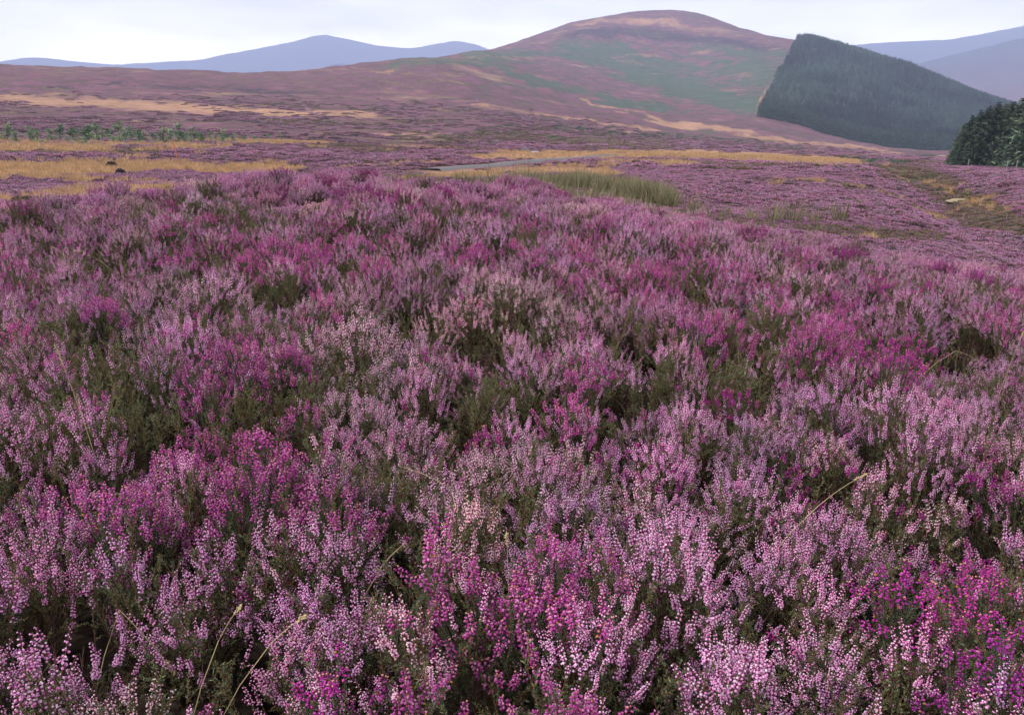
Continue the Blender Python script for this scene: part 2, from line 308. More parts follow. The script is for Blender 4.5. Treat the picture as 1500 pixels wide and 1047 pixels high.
def ling(pal, spikes, dens=1.0, side=5):
    """one flowering shoot of ling, about 20 cm tall, tip region full of small bells in rows"""
    A = Acc(); L = rng.uniform(.17, .21)
    main, d = curve((0, 0, 0), (0, 0, 1), L, 7, .07)
    tube(A, main, .0016, .0007, (.10, .055, .035))
    leafy(A, main, .1, .75, 36, .0065)
    for _ in range(side):                                   # green side shoots below the flowers
        t = rng.uniform(.25, .7); i = int(t * 7); th = rng.random() * 2 * PI
        pts, _d = curve(main[i], (math.cos(th) * .6, math.sin(th) * .6, 1), rng.uniform(.02, .045), 3, .1); tube(A, pts, .0008, .0005, (.10, .06, .035)); leafy(A, pts, 0, 1, 20, .006)
    for k in range(spikes):
        if k == 0: i0 = 5; base, dd, Ls = main[i0], main[i0+1] - main[i0], L * (7 - i0) / 7 * .85
        else:
            i0 = rng.integers(4, 6); th = rng.random() * 2 * PI; base = main[i0]; dd = np.array([math.cos(th) * .3, math.sin(th) * .3, 1]); Ls = rng.uniform(.016, .036)
        pts, _d = (main[i0:], None) if k == 0 else curve(base, dd, Ls, 5, .05)
        tube(A, pts, .0009, .0006, (.14, .07, .05)); nb = int(Ls / .0040 * 1.75 * dens); rows = 4; off = rng.random() * 6
        for j in range(nb):
            t = (.06 + .92 * (j + rng.random()) / nb) ** .9 * (len(pts) - 1.001); i = int(t); p = pts[i] + (pts[i+1] - pts[i]) * (t - i)
            ax = pts[i+1] - pts[i]; ax /= np.linalg.norm(ax); x, y, z = frame(ax); th = off + (j % rows) * 2 * PI / rows + rng.normal(0, .25)
            out = x * math.cos(th) + y * math.sin(th); tp = t / (len(pts) - 1); sz = (1.0 - .45 * tp) * rng.uniform(.8, 1.2)
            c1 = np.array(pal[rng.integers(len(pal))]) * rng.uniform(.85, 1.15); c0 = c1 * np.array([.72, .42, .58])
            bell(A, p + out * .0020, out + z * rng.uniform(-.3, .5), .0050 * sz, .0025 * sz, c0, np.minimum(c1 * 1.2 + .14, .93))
        leafy(A, pts, .0, 1, int(nb * .35), .0045, .9)
    return A
def bellh(pal, Lr, dens=1.0):
    """one shoot of bell heather: whorled leaves below, a dense raceme of urn-shaped bells on top"""
    A = Acc(); L = rng.uniform(.17, .21)
    main, d = curve((0, 0, 0), (0, 0, 1), L, 7, .06)
    tube(A, main, .0017, .0008, (.12, .06, .04)); lo = 1 - Lr / L
    for w in range(24):
        t = (.05 + (lo - .03) * w / 24) * 6.999; i = int(t); p = main[i] + (main[i+1] - main[i]) * (t - i)
        for k in range(6):
            th = k * PI / 3 + w + rng.normal(0, .2); blade(A, p, (math.cos(th), math.sin(th), 1.1), .0085 * rng.uniform(.7, 1.2), .0016, np.array((.10, .14, .08)) * rng.uniform(.7, 1.35))
    n = int(Lr / .0017 * dens)
    for j in range(n):
        s = (j + rng.random()) / n; t = (lo + (1 - lo) * s) * 6.999; i = int(t); p = main[i] + (main[i+1] - main[i]) * (t - i); th = j * 2.4 + rng.normal(0, .3)
        out = np.array([math.cos(th), math.sin(th), rng.uniform(-.75, .1) + s * .5]); sz = (1.08 - .3 * s) * rng.uniform(.85, 1.15); gap = .0045 * (1.15 - .4 * s)
        c = np.array(pal[rng.integers(len(pal))]) * rng.uniform(.8, 1.2)
        tip = c * 1.1
        if s > .88 and rng.random() < .35: c = np.array((.66, .22, .28)); tip = np.array((.78, .42, .34))
        if rng.random() < .025: c = np.array((.42, .17, .06)); tip = np.array((.55, .28, .10))
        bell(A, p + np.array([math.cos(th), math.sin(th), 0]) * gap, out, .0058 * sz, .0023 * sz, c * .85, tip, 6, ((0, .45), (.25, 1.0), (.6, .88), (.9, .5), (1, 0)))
    return A
def greenshoot():
    A = Acc(); L = rng.uniform(.15, .2); main, _ = curve((0, 0, 0), (0, 0, 1), L, 6, .08); tube(A, main, .0015, .0006, (.13, .06, .035)); leafy(A, main, .05, 1, 60, .007)
    for _ in range(8):
        i = rng.integers(1, 6); th = rng.random() * 2 * PI; pts, _d = curve(main[i], (math.cos(th) * .5, math.sin(th) * .5, 1), rng.uniform(.025, .06), 3, .1)
        tube(A, pts, .0008, .0004, (.16, .065, .03)); leafy(A, pts, 0, 1, 24, .006, bright=rng.uniform(.8, 1.3))
    return A
def twigs(col=(.10, .07, .06), fine=1):
    """bare woody framework in a unit dome"""
    A = Acc()
    for _ in range(9):
        th = rng.random() * 2 * PI; tl = rng.uniform(.1, .8); pts, d = curve((rng.normal(0, .05), rng.normal(0, .05), -.1), (math.cos(th) * tl, math.sin(th) * tl, 1), rng.uniform(.7, 1.0), 5, .13)
        c = np.array(col) * rng.uniform(.6, 1.4); tube(A, pts, .017, .007, c, 4)
        for _ in range(4 * fine):
            i = rng.integers(1, 5); q, dd = curve(pts[i], (pts[i+1] - pts[i]) * 5 + rv(.45), rng.uniform(.25, .5), 4, .15); tube(A, q, .006, .003, c * rng.uniform(.8, 1.5))
            for _ in range(2): q2, _z = curve(q[2], (q[3] - q[2]) * 8 + rv(.4), rng.uniform(.12, .25), 2, .1); tube(A, q2, .004, .002, np.array((.15, .065, .04)))
    return A
PALE = [(.84, .54, .62), (.78, .42, .55), (.88, .70, .70), (.70, .32, .47)]
PINK = [(.80, .32, .60), (.72, .23, .52), (.84, .42, .66), (.86, .55, .72)]
LILAC = [(.72, .30, .58), (.78, .38, .64), (.64, .21, .50), (.84, .54, .71)]
MAG = [(.50, .085, .34), (.56, .12, .39), (.45, .06, .30), (.62, .22, .45)]
PURP = [(.50, .05, .36), (.56, .07, .40), (.44, .035, .30)]
def far_tuft(pal, fl=1.0, n=17, h=.2):
    """several shoots together, fewer and larger bells, for plants some metres away"""
    A = Acc()
    for _ in range(n):
        a = rng.random() * 2 * PI; rr = .075 * math.sqrt(rng.random()); L = h * rng.uniform(.75, 1.15)
        pts, d = curve((math.cos(a) * rr, math.sin(a) * rr, 0), (math.cos(a) * rr * 3, math.sin(a) * rr * 3, 1), L, 4, .08)
        tube(A, pts, .002, .001, (.10, .055, .04)); leafy(A, pts, .15, 1.0, 22, .012, .8)
        if rng.random() < fl:
            for j in range(18):
                s = .70 + .30 * (j + rng.random()) / 18; t = s * 3.999; i = int(t); p = pts[i] + (pts[i+1] - pts[i]) * (t - i); th = j * 2.4
                c1 = np.array(pal[rng.integers(len(pal))]) * rng.uniform(.8, 1.2); o = np.array([math.cos(th), math.sin(th), .2])
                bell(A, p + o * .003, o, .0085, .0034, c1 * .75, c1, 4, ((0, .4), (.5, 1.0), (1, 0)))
    return A
def bushlet(pal, leaf, n=110, size=.5, fl=.75):
    """a low rounded shrub for the middle distance, unit dome of fine spikes"""
    A = Acc()
    for _ in range(n):
        a = rng.random() * 2 * PI; rr = math.sqrt(rng.random()) * .5; h = .42 * math.sqrt(max(0, 1 - (rr / .55) ** 2)) * rng.uniform(.75, 1.1)
        p = np.array([math.cos(a) * rr, math.sin(a) * rr, h]); d = np.array([math.cos(a) * rr * 1.5, math.sin(a) * rr * 1.5, 1]) + rv(.22); c = np.array(leaf[rng.integers(len(leaf))]) * rng.uniform(.7, 1.3)
        for _ in range(3): blade(A, p - d * .10 + rv(.02), d + rv(.3), .17, .035, c)
        if rng.random() < fl:
            c1 = np.array(pal[rng.integers(len(pal))]) * rng.uniform(.75, 1.2); bell(A, p, d, .12 * rng.uniform(.7, 1.2), .017, c1 * .8, c1, 4, ((0, .6), (.5, 1.0), (1, 0)))
    return A
def grass(n, h, w, cols, spread=.25, rad=.12):
    A = Acc()
    for _ in range(n):
        a = rng.random() * 2 * PI; rr = rad * math.sqrt(rng.random()); c = np.array(cols[rng.integers(len(cols))]) * rng.uniform(.8, 1.2)
        blade(A, np.array([math.cos(a) * rr, math.sin(a) * rr, 0]), np.array([math.cos(a) * spread, math.sin(a) * spread, 1]) + rv(spread * .4), h * rng.uniform(.6, 1.1), w, c, bend=rng.uniform(0, .12))
    return A
def spruce(h, layers, per, wid, cols, blades=7, lo=.06, droop=.25, rnd=.7):
    """conifer: tapering trunk, whorls of branches carrying many needle sprays"""
    A = Acc(); tube(A, [(0, 0, -.3), (0, 0, h * .5), (0, 0, h * .98)], h * .014, h * .003, (.07, .05, .04), 5, 0)
    for l in range(layers):
        s = l / layers; z = h * (lo + (1 - lo) * s); R = wid * (1 - s) ** rnd * rng.uniform(.7, 1.12) + .06 * wid
        for k in range(per):
            th = rng.random() * 2 * PI; d = np.array([math.cos(th), math.sin(th), -droop + .5 * s + rng.normal(0, .1)]); Lb = R * rng.uniform(.65, 1.15); c = np.array(cols[rng.integers(len(cols))]) * rng.uniform(.7, 1.3)
            p0 = np.array([0, 0, z])
            for j in range(blades):
                t = (j + .7) / blades; blade(A, p0 + d * Lb * t * .9, d * .8 + np.array([0, 0, .18]) + rv(.38), Lb * (.42 if blades < 8 else .30), wid * (.11 if blades < 8 else .05), c * (.75 + .5 * t), 1, rng.uniform(-.2, .05))
    return A
def sapling(h, cols, n=260, w=.42):
    A = Acc(); pts, _ = curve((0, 0, -.1), (0, 0, 1), h, 6, .06); tube(A, pts, h * .014, h * .004, (.12, .09, .07), 4, 0)
    for _ in range(26):
        t = rng.uniform(.0, .95); i = int(t * 6); th = rng.random() * 2 * PI; R = h * w * (1.05 - t) ** .6 * rng.uniform(.6, 1.2)
        q, _d = curve(pts[i], (math.cos(th), math.sin(th), rng.uniform(.4, 1.2)), R, 3, .15); tube(A, q, h * .005, h * .002, (.10, .08, .06), 3, 0); c = np.array(cols[rng.integers(len(cols))]) * rng.uniform(.75, 1.25)
        for _ in range(n // 26): p = q[rng.integers(1, 4)] + rv(h * .035); blade(A, p, rv(1) + np.array([0, 0, .4]), h * .055, h * .028, c * rng.uniform(.8, 1.2))
    return A

# ------------------------------------------------------------------ scatter: one stuff object = points + instance-on-points
def proto_coll(name, accs, mats):
    c = bpy.data.collections.new(name)
    for k, A in enumerate(accs):
        V, C, F, m = A.arr(); me = mesh_np(f'{name}_{k:02d}', V, None, mats, [('col', C)], F3=F, midx=m)
        c.objects.link(bpy.data.objects.new(f'{name}_{k:02d}', me))
    return c
def scatter(name, coll, pos, rot, scl, idx, tint, **props):
    n = len(pos); me = bpy.data.meshes.new(name); me.vertices.add(n); me.vertices.foreach_set('co', np.asarray(pos, np.float32).ravel())
    for an, ty, key, av in (('rot', 'FLOAT_VECTOR', 'vector', rot), ('scl', 'FLOAT_VECTOR', 'vector', scl)):
        me.attributes.new(an, ty, 'POINT').data.foreach_set(key, np.asarray(av, np.float32).ravel())
    me.attributes.new('idx', 'INT', 'POINT').data.foreach_set('value', np.asarray(idx, np.int32))
    me.attributes.new('tint', 'FLOAT_COLOR', 'POINT').data.foreach_set('color', np.concatenate([tint, np.ones((n, 1))], 1).astype(np.float32).ravel())
    o = link(name, me, kind='stuff', **props)
    ng = bpy.data.node_groups.new(name, 'GeometryNodeTree'); ng.interface.new_socket('Geometry', in_out='INPUT', socket_type='NodeSocketGeometry'); ng.interface.new_socket('Geometry', in_out='OUTPUT', socket_type='NodeSocketGeometry')
    gi, go = ng.nodes.new('NodeGroupInput'), ng.nodes.new('NodeGroupOutput'); ip = ng.nodes.new('GeometryNodeInstanceOnPoints'); ci = ng.nodes.new('GeometryNodeCollectionInfo')
    ci.inputs['Collection'].default_value = coll; ci.inputs['Separate Children'].default_value = True; ci.inputs['Reset Children'].default_value = True; ip.inputs['Pick Instance'].default_value = True
    def na_(nm, ty): x = ng.nodes.new('GeometryNodeInputNamedAttribute'); x.data_type = ty; x.inputs['Name'].default_value = nm; return x.outputs[0]
    e = ng.nodes.new('FunctionNodeEulerToRotation'); ng.links.new(na_('rot', 'FLOAT_VECTOR'), e.inputs[0]); ng.links.new(e.outputs[0], ip.inputs['Rotation'])
    ng.links.new(na_('scl', 'FLOAT_VECTOR'), ip.inputs['Scale']); ng.links.new(na_('idx', 'INT'), ip.inputs['Instance Index']); ng.links.new(gi.outputs[0], ip.inputs['Points']); ng.links.new(ci.outputs[0], ip.inputs['Instance']); ng.links.new(ip.outputs[0], go.inputs[0])
    md = o.modifiers.new('scatter', 'NODES'); md.node_group = ng
    return o
def dir_euler(D, spin):
    """euler XYZ turning +Z onto D after a spin about Z: R = Rz(phi) Ry(theta) Rz(spin)"""
    D = D / np.linalg.norm(D, axis=1)[:, None]; th = np.arccos(np.clip(D[:, 2], -1, 1)); ph = np.arctan2(D[:, 1], D[:, 0])
    c1, s1, c2, s2, c3, s3 = np.cos(ph), np.sin(ph), np.cos(th), np.sin(th), np.cos(spin), np.sin(spin)
    R = np.zeros((len(D), 3, 3)); R[:, 0, 0] = c1*c2*c3 - s1*s3; R[:, 0, 1] = -c1*c2*s3 - s1*c3; R[:, 0, 2] = c1*s2
    R[:, 1, 0] = s1*c2*c3 + c1*s3; R[:, 1, 1] = -s1*c2*s3 + c1*c3; R[:, 1, 2] = s1*s2; R[:, 2, 0] = -s2*c3; R[:, 2, 1] = s2*s3; R[:, 2, 2] = c2
    ey = np.arcsin(np.clip(-R[:, 2, 0], -1, 1)); ex = np.arctan2(R[:, 2, 1], R[:, 2, 2]); ez = np.arctan2(R[:, 1, 0], R[:, 0, 0])
    return np.stack([ex, ey, ez], 1), R

# ------------------------------------------------------------------ near heather
KINDS = ['pale', 'pink', 'lilac', 'bell', 'purp', 'green']
PR = {}
PR['pale'] = [ling(PALE, rng.integers(3, 5), .8) for _ in range(5)]
PR['pink'] = [ling(PINK, rng.integers(3, 6), 1.1) for _ in range(6)]
PR['lilac'] = [ling(LILAC, rng.integers(3, 5), .9) for _ in range(6)]
PR['bell'] = [bellh(MAG, rng.uniform(.025, .06)) for _ in range(7)]
PR['purp'] = [bellh(PURP, rng.uniform(.02, .04)) for _ in range(4)]
PR['green'] = [greenshoot() for _ in range(5)]
FT = {'pale': [far_tuft(PALE, .75) for _ in range(3)], 'pink': [far_tuft(PINK, .9) for _ in range(3)], 'lilac': [far_tuft(LILAC, .85) for _ in range(4)], 'bell': [far_tuft(MAG, .9) for _ in range(3)], 'purp': [far_tuft(PURP, .8) for _ in range(2)], 'green': [far_tuft(LILAC, .12) for _ in range(2)]}
# patches seen in the photograph: centre, half axes (photo pixels), kind mix, weight
ZN = [
 (780, 870, 190, 120, 'bell', 5), (640, 785, 60, 50, 'bell', 4), (700, 1010, 160, 60, 'bell', 3), (400, 660, 130, 50, 'bell', 4.5), (140, 690, 130, 50, 'bell', 3), (480, 720, 60, 60, 'bell', 3), (600, 1000, 60, 60, 'bell', 2),
 (400, 365, 80, 28, 'bell', 6), (330, 510, 80, 40, 'bell', 3), (940, 395, 150, 35, 'bell', 3.5), (690, 362, 70, 15, 'bell', 2.5), (1350, 470, 150, 30, 'bell', 2.5), (1300, 520, 120, 45, 'purp', 4), (1180, 455, 130, 35, 'bell', 2.2),
 (1190, 680, 60, 45, 'purp', 4), (1310, 790, 60, 80, 'purp', 3), (1440, 900, 70, 90, 'purp', 3.5), (1430, 660, 60, 60, 'purp', 3), (1080, 560, 50, 50, 'purp', 2), (1050, 480, 90, 40, 'bell', 1.6), (820, 590, 60, 40, 'bell', 1.5), (640, 590, 70, 30, 'bell', 1.6),
 (60, 620, 80, 50, 'lilac', 3), (520, 480, 110, 75, 'pale', 5), (780, 455, 120, 70, 'pale', 4), (560, 610, 80, 50, 'pale', 4), (740, 680, 130, 60, 'pale', 3), (310, 410, 90, 38, 'pale', 5), (290, 990, 220, 70, 'pale', 3), (700, 760, 140, 60, 'pale', 3), (1340, 720, 80, 40, 'pale', 2),
 (1000, 820, 150, 80, 'pink', 9), (1180, 800, 110, 70, 'pink', 6), (1080, 980, 160, 80, 'pink', 6), (1300, 600, 200, 60, 'pink', 5), (1080, 640, 90, 60, 'pink', 3), (200, 800, 220, 120, 'lilac', 4), (450, 850, 120, 120, 'lilac', 4), (250, 870, 120, 80, 'pink', 2),
 (1350, 960, 120, 60, 'lilac', 3), (40, 970, 60, 80, 'lilac', 5), (1330, 450, 60, 20, 'lilac', 3), (900, 470, 90, 50, 'lilac', 2),
 (130, 530, 100, 60, 'green', 3.2), (370, 600, 110, 50, 'green', 2.4), (1085, 550, 60, 45, 'green', 5), (960, 900, 70, 40, 'green', 4), (1150, 890, 60, 30, 'green', 4), (760, 960, 130, 60, 'green', 1.6), (470, 560, 60, 40, 'green', 2), (700, 560, 100, 45, 'green', 2.2),
 (420, 400, 55, 20, 'green', 3), (1380, 770, 50, 60, 'green', 2), (850, 540, 120, 40, 'green', 1.3), (1240, 720, 80, 30, 'green', 1.5), (1250, 380, 60, 10, 'green', 2)]
GAP = [(710, 505, 38, 34), (930, 575, 48, 30), (1425, 500, 50, 26), (60, 900, 90, 34), (120, 960, 60, 26), (1150, 880, 55, 22), (870, 860, 12, 50), (20, 705, 25, 30), (340, 925, 50, 18), (1220, 700, 50, 22), (1440, 780, 30, 30), (200, 570, 60, 22), (100, 870, 100, 18), (1060, 1010, 14, 30), (420, 420, 50, 12), (1120, 545, 22, 30), (1010, 930, 40, 16), (300, 860, 30, 14), (1370, 690, 20, 20), (550, 960, 40, 30)]
def mix_at(px, py):
    w = {'pale': .15, 'pink': .27, 'lilac': .36, 'bell': .12, 'purp': .06, 'green': .10}
    W = np.stack([np.full(px.shape, w[k]) for k in KINDS], 1)
    for cx, cy, rx, ry, k, s in ZN:
        W[:, KINDS.index(k)] += s * (.55 if k in ('bell', 'purp') else .85) * np.clip(1.25 - np.hypot((px - cx) / rx, (py - cy) / ry), 0, 1)
    return W / W.sum(1)[:, None]
def gap_at(px, py): return np.max([np.clip(1.3 - np.hypot((px - a) / c, (py - b) / d), 0, 1) for a, b, c, d in GAP], axis=0)

def plant_shoots(cx, cy, R, H, n, lean=.6):
    """positions and directions of shoots over one domed plant"""
    a = rng.random(n) * 2 * PI; q = np.sqrt(rng.random(n)); x = cx + np.cos(a) * q * R; y = cy + np.sin(a) * q * R
    top = hgt(x, y) + H * (1 - .5 * q ** 2.2) + rng.normal(0, .016, n)
    D = np.stack([np.cos(a) * q * lean, np.sin(a) * q * lean, np.ones(n)], 1) + rng.normal(0, .13, (n, 3)); D /= np.linalg.norm(D, axis=1)[:, None]
    return np.stack([x, y, top], 1), D
def jgrid(rmin, rmax, step, az0=-46, az1=46, pxmargin=1.35):
    g = np.arange(-rmax * 1.2, rmax * 1.2, step); gx, gy = np.meshgrid(g, np.arange(-.6, rmax, step)); gx = gx.ravel() + rng.uniform(-.5, .5, gx.size) * step; gy = gy.ravel() + rng.uniform(-.5, .5, gy.size) * step
    r = np.hypot(gx, gy); az = np.degrees(np.arctan2(gx, gy)); k = (r > rmin) & (r < rmax) & ((np.abs(az) < az1) | ((r < 2.2) & (np.abs(gx) < 1.6) & (gy > .2)))
    return gx[k], gy[k]
near = {k: [] for k in KINDS}; midt = {k: [] for k in KINDS}; tw = []
# individually modelled clumps that stand out (photo column, row of the clump's top, radius m, height m, kinds, shoots, label)
CL = [
 (975, 770, .20, .40, {'pink': 1}, 95, 'wide dense candy-pink heather clump over rusty twigs in the lower right foreground', 'pinkish heather'),
 (780, 850, .13, .37, {'bell': 1}, 60, 'vivid magenta bell heather clump at the bottom centre, with the fattest bell clusters', ''),
 (632, 768, .055, .46, {'bell': 1}, 12, 'small tall pair of magenta bell heather spikes standing above pale heather, left of bottom centre', ''),
 (525, 455, .22, .44, {'pale': 1}, 95, 'palest whitish-pink heather bush, bare grey twigs showing below its flowers', ''),
 (300, 400, .26, .42, {'pale': .7, 'pink': .3}, 100, 'low rounded pale pink heather hummock in front of the bright magenta mound', ''),
 (410, 350, .30, .42, {'bell': 1}, 110, 'bright magenta bell heather mound with dark bare stems at its foot, left of centre', ''),
 (150, 505, .20, .38, {'green': .8, 'lilac': .2}, 80, 'dark green and brown heather bush nearly without flowers on the left side', ''),
 (1082, 530, .11, .36, {'green': 1}, 40, 'upright leafy green shoots without flowers amid purple heather, right of centre', ''),
 (55, 930, .075, .44, {'lilac': 1}, 22, 'tall lilac heather spikes against the dark hollow in the bottom left corner', ''),
 (375, 640, .13, .40, {'bell': 1}, 55, 'magenta bell heather patch beside the bare twiggy bush, left of centre', ''),
 (1300, 500, .22, .42, {'purp': 1}, 80, 'deep purple bell heather bush beside the dark hollow on the right', ''),
 (1320, 560, .20, .42, {'pink': 1}, 75, 'pink heather clump with upright spikes in front of the deep purple bush', ''),
 (1090, 945, .12, .40, {'pink': 1}, 55, 'pink heather clump at the bottom edge below the wide candy-pink clump', ''),
 (1330, 830, .09, .38, {'purp': 1}, 35, 'purple bell heather spikes near the lower right edge with orange faded bells', ''),
]
cl_xy = []
for c in CL:
    x, y = at(c[0], c[1], .8, 11, c[3]); cl_xy.append((x, y, c[2]))
cl_xy = np.array(cl_xy)
def clear_of_clumps(x, y, f=.8): return ~np.any(np.hypot(x[:, None] - cl_xy[:, 0], y[:, None] - cl_xy[:, 1]) < cl_xy[:, 2] * f, axis=1)
def stock(rmin, rmax, step, dens, store, sc0, sc1):
    gx, gy = jgrid(rmin, rmax, step); k = clear_of_clumps(gx, gy); gx, gy = gx[k], gy[k]
    H = .31 + .24 * (fbm(gx * 1.7, gy * 1.7, 40) - .5) * 2 + rng.normal(0, .03, gx.size)
    px, py = project(gx, gy, hgt(gx, gy) + H); W = mix_at(px, py); g = gap_at(px, py); g = np.where(np.hypot(gx, gy) < 12, g, 0)
    for i in range(len(gx)):
        if rng.random() < g[i] * .95: tw.append((gx[i], gy[i], step * .6, H[i] * .7)); continue
        kd = KINDS[rng.choice(6, p=W[i])]; R = step * rng.uniform(.55, .85); h = H[i] * (1 - .45 * g[i]) * (.92 if kd in ('green',) else 1)
        n = max(2, int(dens * PI * R * R * rng.uniform(.75, 1.1))); p, D = plant_shoots(gx[i], gy[i], R, h, n)
        ok = gap_at(*project(p[:, 0], p[:, 1], p[:, 2])) < rng.uniform(.22, .6, n); s = rng.uniform(sc0, sc1, n)
        tin = np.tile(np.array([1, 1, 1]) * rng.uniform(.8, 1.18) + rng.normal(0, .028, 3), (n, 1))
        lab_ = rng.random(n); alt = rng.choice(6, n, p=W[i])
        for k2 in range(6):
            o2 = ok & (np.where(lab_ < .66, KINDS.index(kd), np.where(lab_ < .70, 5, alt)) == k2)
            if o2.any(): store[KINDS[k2]].append((p[o2], D[o2], s[o2], tin[o2]))
        tw.append((gx[i], gy[i], R * .9, h * .85))
stock(.45, 3.3, .16, 1350, near, .76, 1.0)
stock(3.3, 7.5, .22, 950, near, .84, 1.12)
stock(7.5, 16, .28, 190, midt, .7, 1.1)
def emit(store, PRT, name, desc, kinds, mats, ln):
    accs = sum([PRT[k] for k in kinds], []); offs = {}; o = 0
    for k in kinds: offs[k] = o; o += len(PRT[k])
    coll = proto_coll(name + '_shoot', accs, mats); P_, D_, S_, T_, I_ = [], [], [], [], []
    for k in kinds:
        for p, D, s, t in store[k]:
            P_.append(p - D * (ln * s)[:, None]); D_.append(D); S_.append(s); T_.append(t); I_.append(offs[k] + rng.integers(0, len(PRT[k]), len(p)))
    P_, D_, S_, T_, I_ = map(np.concatenate, (P_, D_, S_, T_, I_)); e, _ = dir_euler(D_, rng.random(len(P_)) * 2 * PI)
    print(name, len(P_)); scatter(name, coll, P_, e, np.repeat(S_[:, None], 3, 1), I_, T_, label=desc)
MI = [M_WI, M_I]
emit(near, PR, 'ling_heather', 'pale pink and lilac flowering ling heather filling the foreground', ['pale', 'pink', 'lilac'], MI, .185)
emit(near, PR, 'bell_heather', 'magenta and purple bell heather mixed through the foreground', ['bell', 'purp'], MI, .185)
emit(near, PR, 'heather_foliage', 'dark green unflowered heather shoots between the flowering plants', ['green'], MI, .17)
emit(midt, FT, 'heather_carpet', 'purple heather covering the crest of the near rise', KINDS, MI, .2)
# woody stems under the canopy
tws = [twigs() for _ in range(5)] ; tc = proto_coll('heather_stems_fan', tws, MI); T = np.array(tw); n = len(T)
tt = np.tile(rng.uniform(.7, 1.3, (n, 1)), (1, 3))
scatter('heather_stems', tc, np.stack([T[:, 0], T[:, 1], hgt(T[:, 0], T[:, 1])], 1), np.stack([np.zeros(n), np.zeros(n), rng.random(n) * 6.28], 1), np.stack([T[:, 2] * 1.1, T[:, 2] * 1.1, T[:, 3] * .85], 1), rng.integers(0, 5, n), tt, label='bare woody brown stems under the heather')
# green undergrowth low down, seen between the shoots
gx, gy = jgrid(.45, 8, .07); k = (rng.random(gx.size) < .75) & clear_of_clumps(gx, gy, .5); gx, gy = gx[k], gy[k]; n = len(gx)
gg = gap_at(*project(gx, gy, hgt(gx, gy) + .2)); k = rng.random(n) > gg * 1.1; gx, gy = gx[k], gy[k]; n = len(gx)
hh = .20 + .20 * (fbm(gx * 1.7, gy * 1.7, 40) - .5) * 2 + rng.normal(0, .03, n)
D = np.array([0, 0, 1.]) + rng.normal(0, .3, (n, 3)); e, _ = dir_euler(D, rng.random(n) * 6.28)
gc = proto_coll('understorey_shoot', PR['green'], MI); s_ = rng.uniform(.8, 1.3, n)
scatter('heather_undergrowth', gc, np.stack([gx, gy, hgt(gx, gy) + hh - .14], 1), e, np.repeat(s_[:, None], 3, 1), rng.integers(0, 5, n), np.tile(rng.uniform(.75, 1.3, (n, 1)), (1, 3)), label='low green heather undergrowth between the flowering shoots')

# ------------------------------------------------------------------ individual clumps: Empty > flowers, foliage, stems (real meshes)
def merged(parts, mats, name):
    """parts: list of (V, C, F, m) -> split by material into (foliage with stems) and flowers"""
    Vs, Cs, Fs, Ms, o = [], [], [], [], 0
    for V, C, F, m in parts: Vs.append(V); Cs.append(C); Fs.append(F + o); Ms.append(m); o += len(V)
    return mesh_np(name, np.vstack(Vs), None, mats, [('col', np.vstack(Cs))], F3=np.vstack(Fs), midx=np.concatenate(Ms))
def split_flowers(V, C, F, m):
    """faces whose colour is pink or purple are bells, the rest is green"""
    fc = C[F[:, 0]]; fl = (m == 1) & (fc[:, 0] > fc[:, 1] * 1.35); out = []
    for k in (fl, ~fl):
        if not k.any(): out.append(None); continue
        u, inv = np.unique(F[k], return_inverse=True); out.append((V[u], C[u], inv.reshape(-1, 3), m[k]))
    return out
PRS = {k: [split_flowers(*A.arr()) for A in v] for k, v in PR.items()}
nm = {'bell': 'bell_heather_clump', 'purp': 'bell_heather_clump', 'green': 'heather_bush'}
for (cpx, cpy, R, H, kd, n, label, _), (cx, cy, _r) in zip(CL, cl_xy):
    k0 = max(kd, key=kd.get); cat = 'heather clump' if k0 != 'green' else 'heather bush'
    base = float(hgt(cx, cy)); root = link(nm.get(k0, 'ling_heather_clump'), None, label=label, category=cat); root.location = (cx, cy, base); root.empty_display_size = .1
    p, D = plant_shoots(cx, cy, R, H, n); s = rng.uniform(.9, 1.15, n) * (1.0 if cpy > 460 else 1.2); _, Rm = dir_euler(D, rng.random(n) * 6.28); fl, fo = [], []
    ks = list(kd); pr = np.array([kd[k] for k in ks]); pr = pr / pr.sum()
    for i in range(n):
        k = ks[rng.choice(len(ks), p=pr)]; a, b = PRS[k][rng.integers(len(PRS[k]))]; off = p[i] - D[i] * .185 * s[i] - np.array([cx, cy, base]); tn = rng.uniform(.88, 1.12)
        for src, dst in ((a, fl), (b, fo)):
            if src is not None: V, C, F, m = src; dst.append((V @ Rm[i].T * s[i] + off, C * tn, F, m))
    for i in range(n // 2):
        a, b = PRS['green'][rng.integers(5)]; V, C, F, m = b; an = rng.random() * 6.28; q = math.sqrt(rng.random()) * R; zz = H * rng.uniform(.25, .5); fo.append((V @ Rm[i].T + np.array([math.cos(an) * q, math.sin(an) * q, zz - .1]), C, F, m))
    if fl: link('flowers', merged(fl, [M_WT, M_T], 'flowers'), root)
    link('foliage', merged(fo, [M_WT, M_T], 'foliage'), root)
    st = []
    for _ in range(2):
        V, C, F, m = twigs((.13, .09, .085), 1).arr(); st.append((V * np.array([R, R, H * .8]), C, F, m))
    link('stems', merged(st, [M_WT, M_T], 'stems'), root)

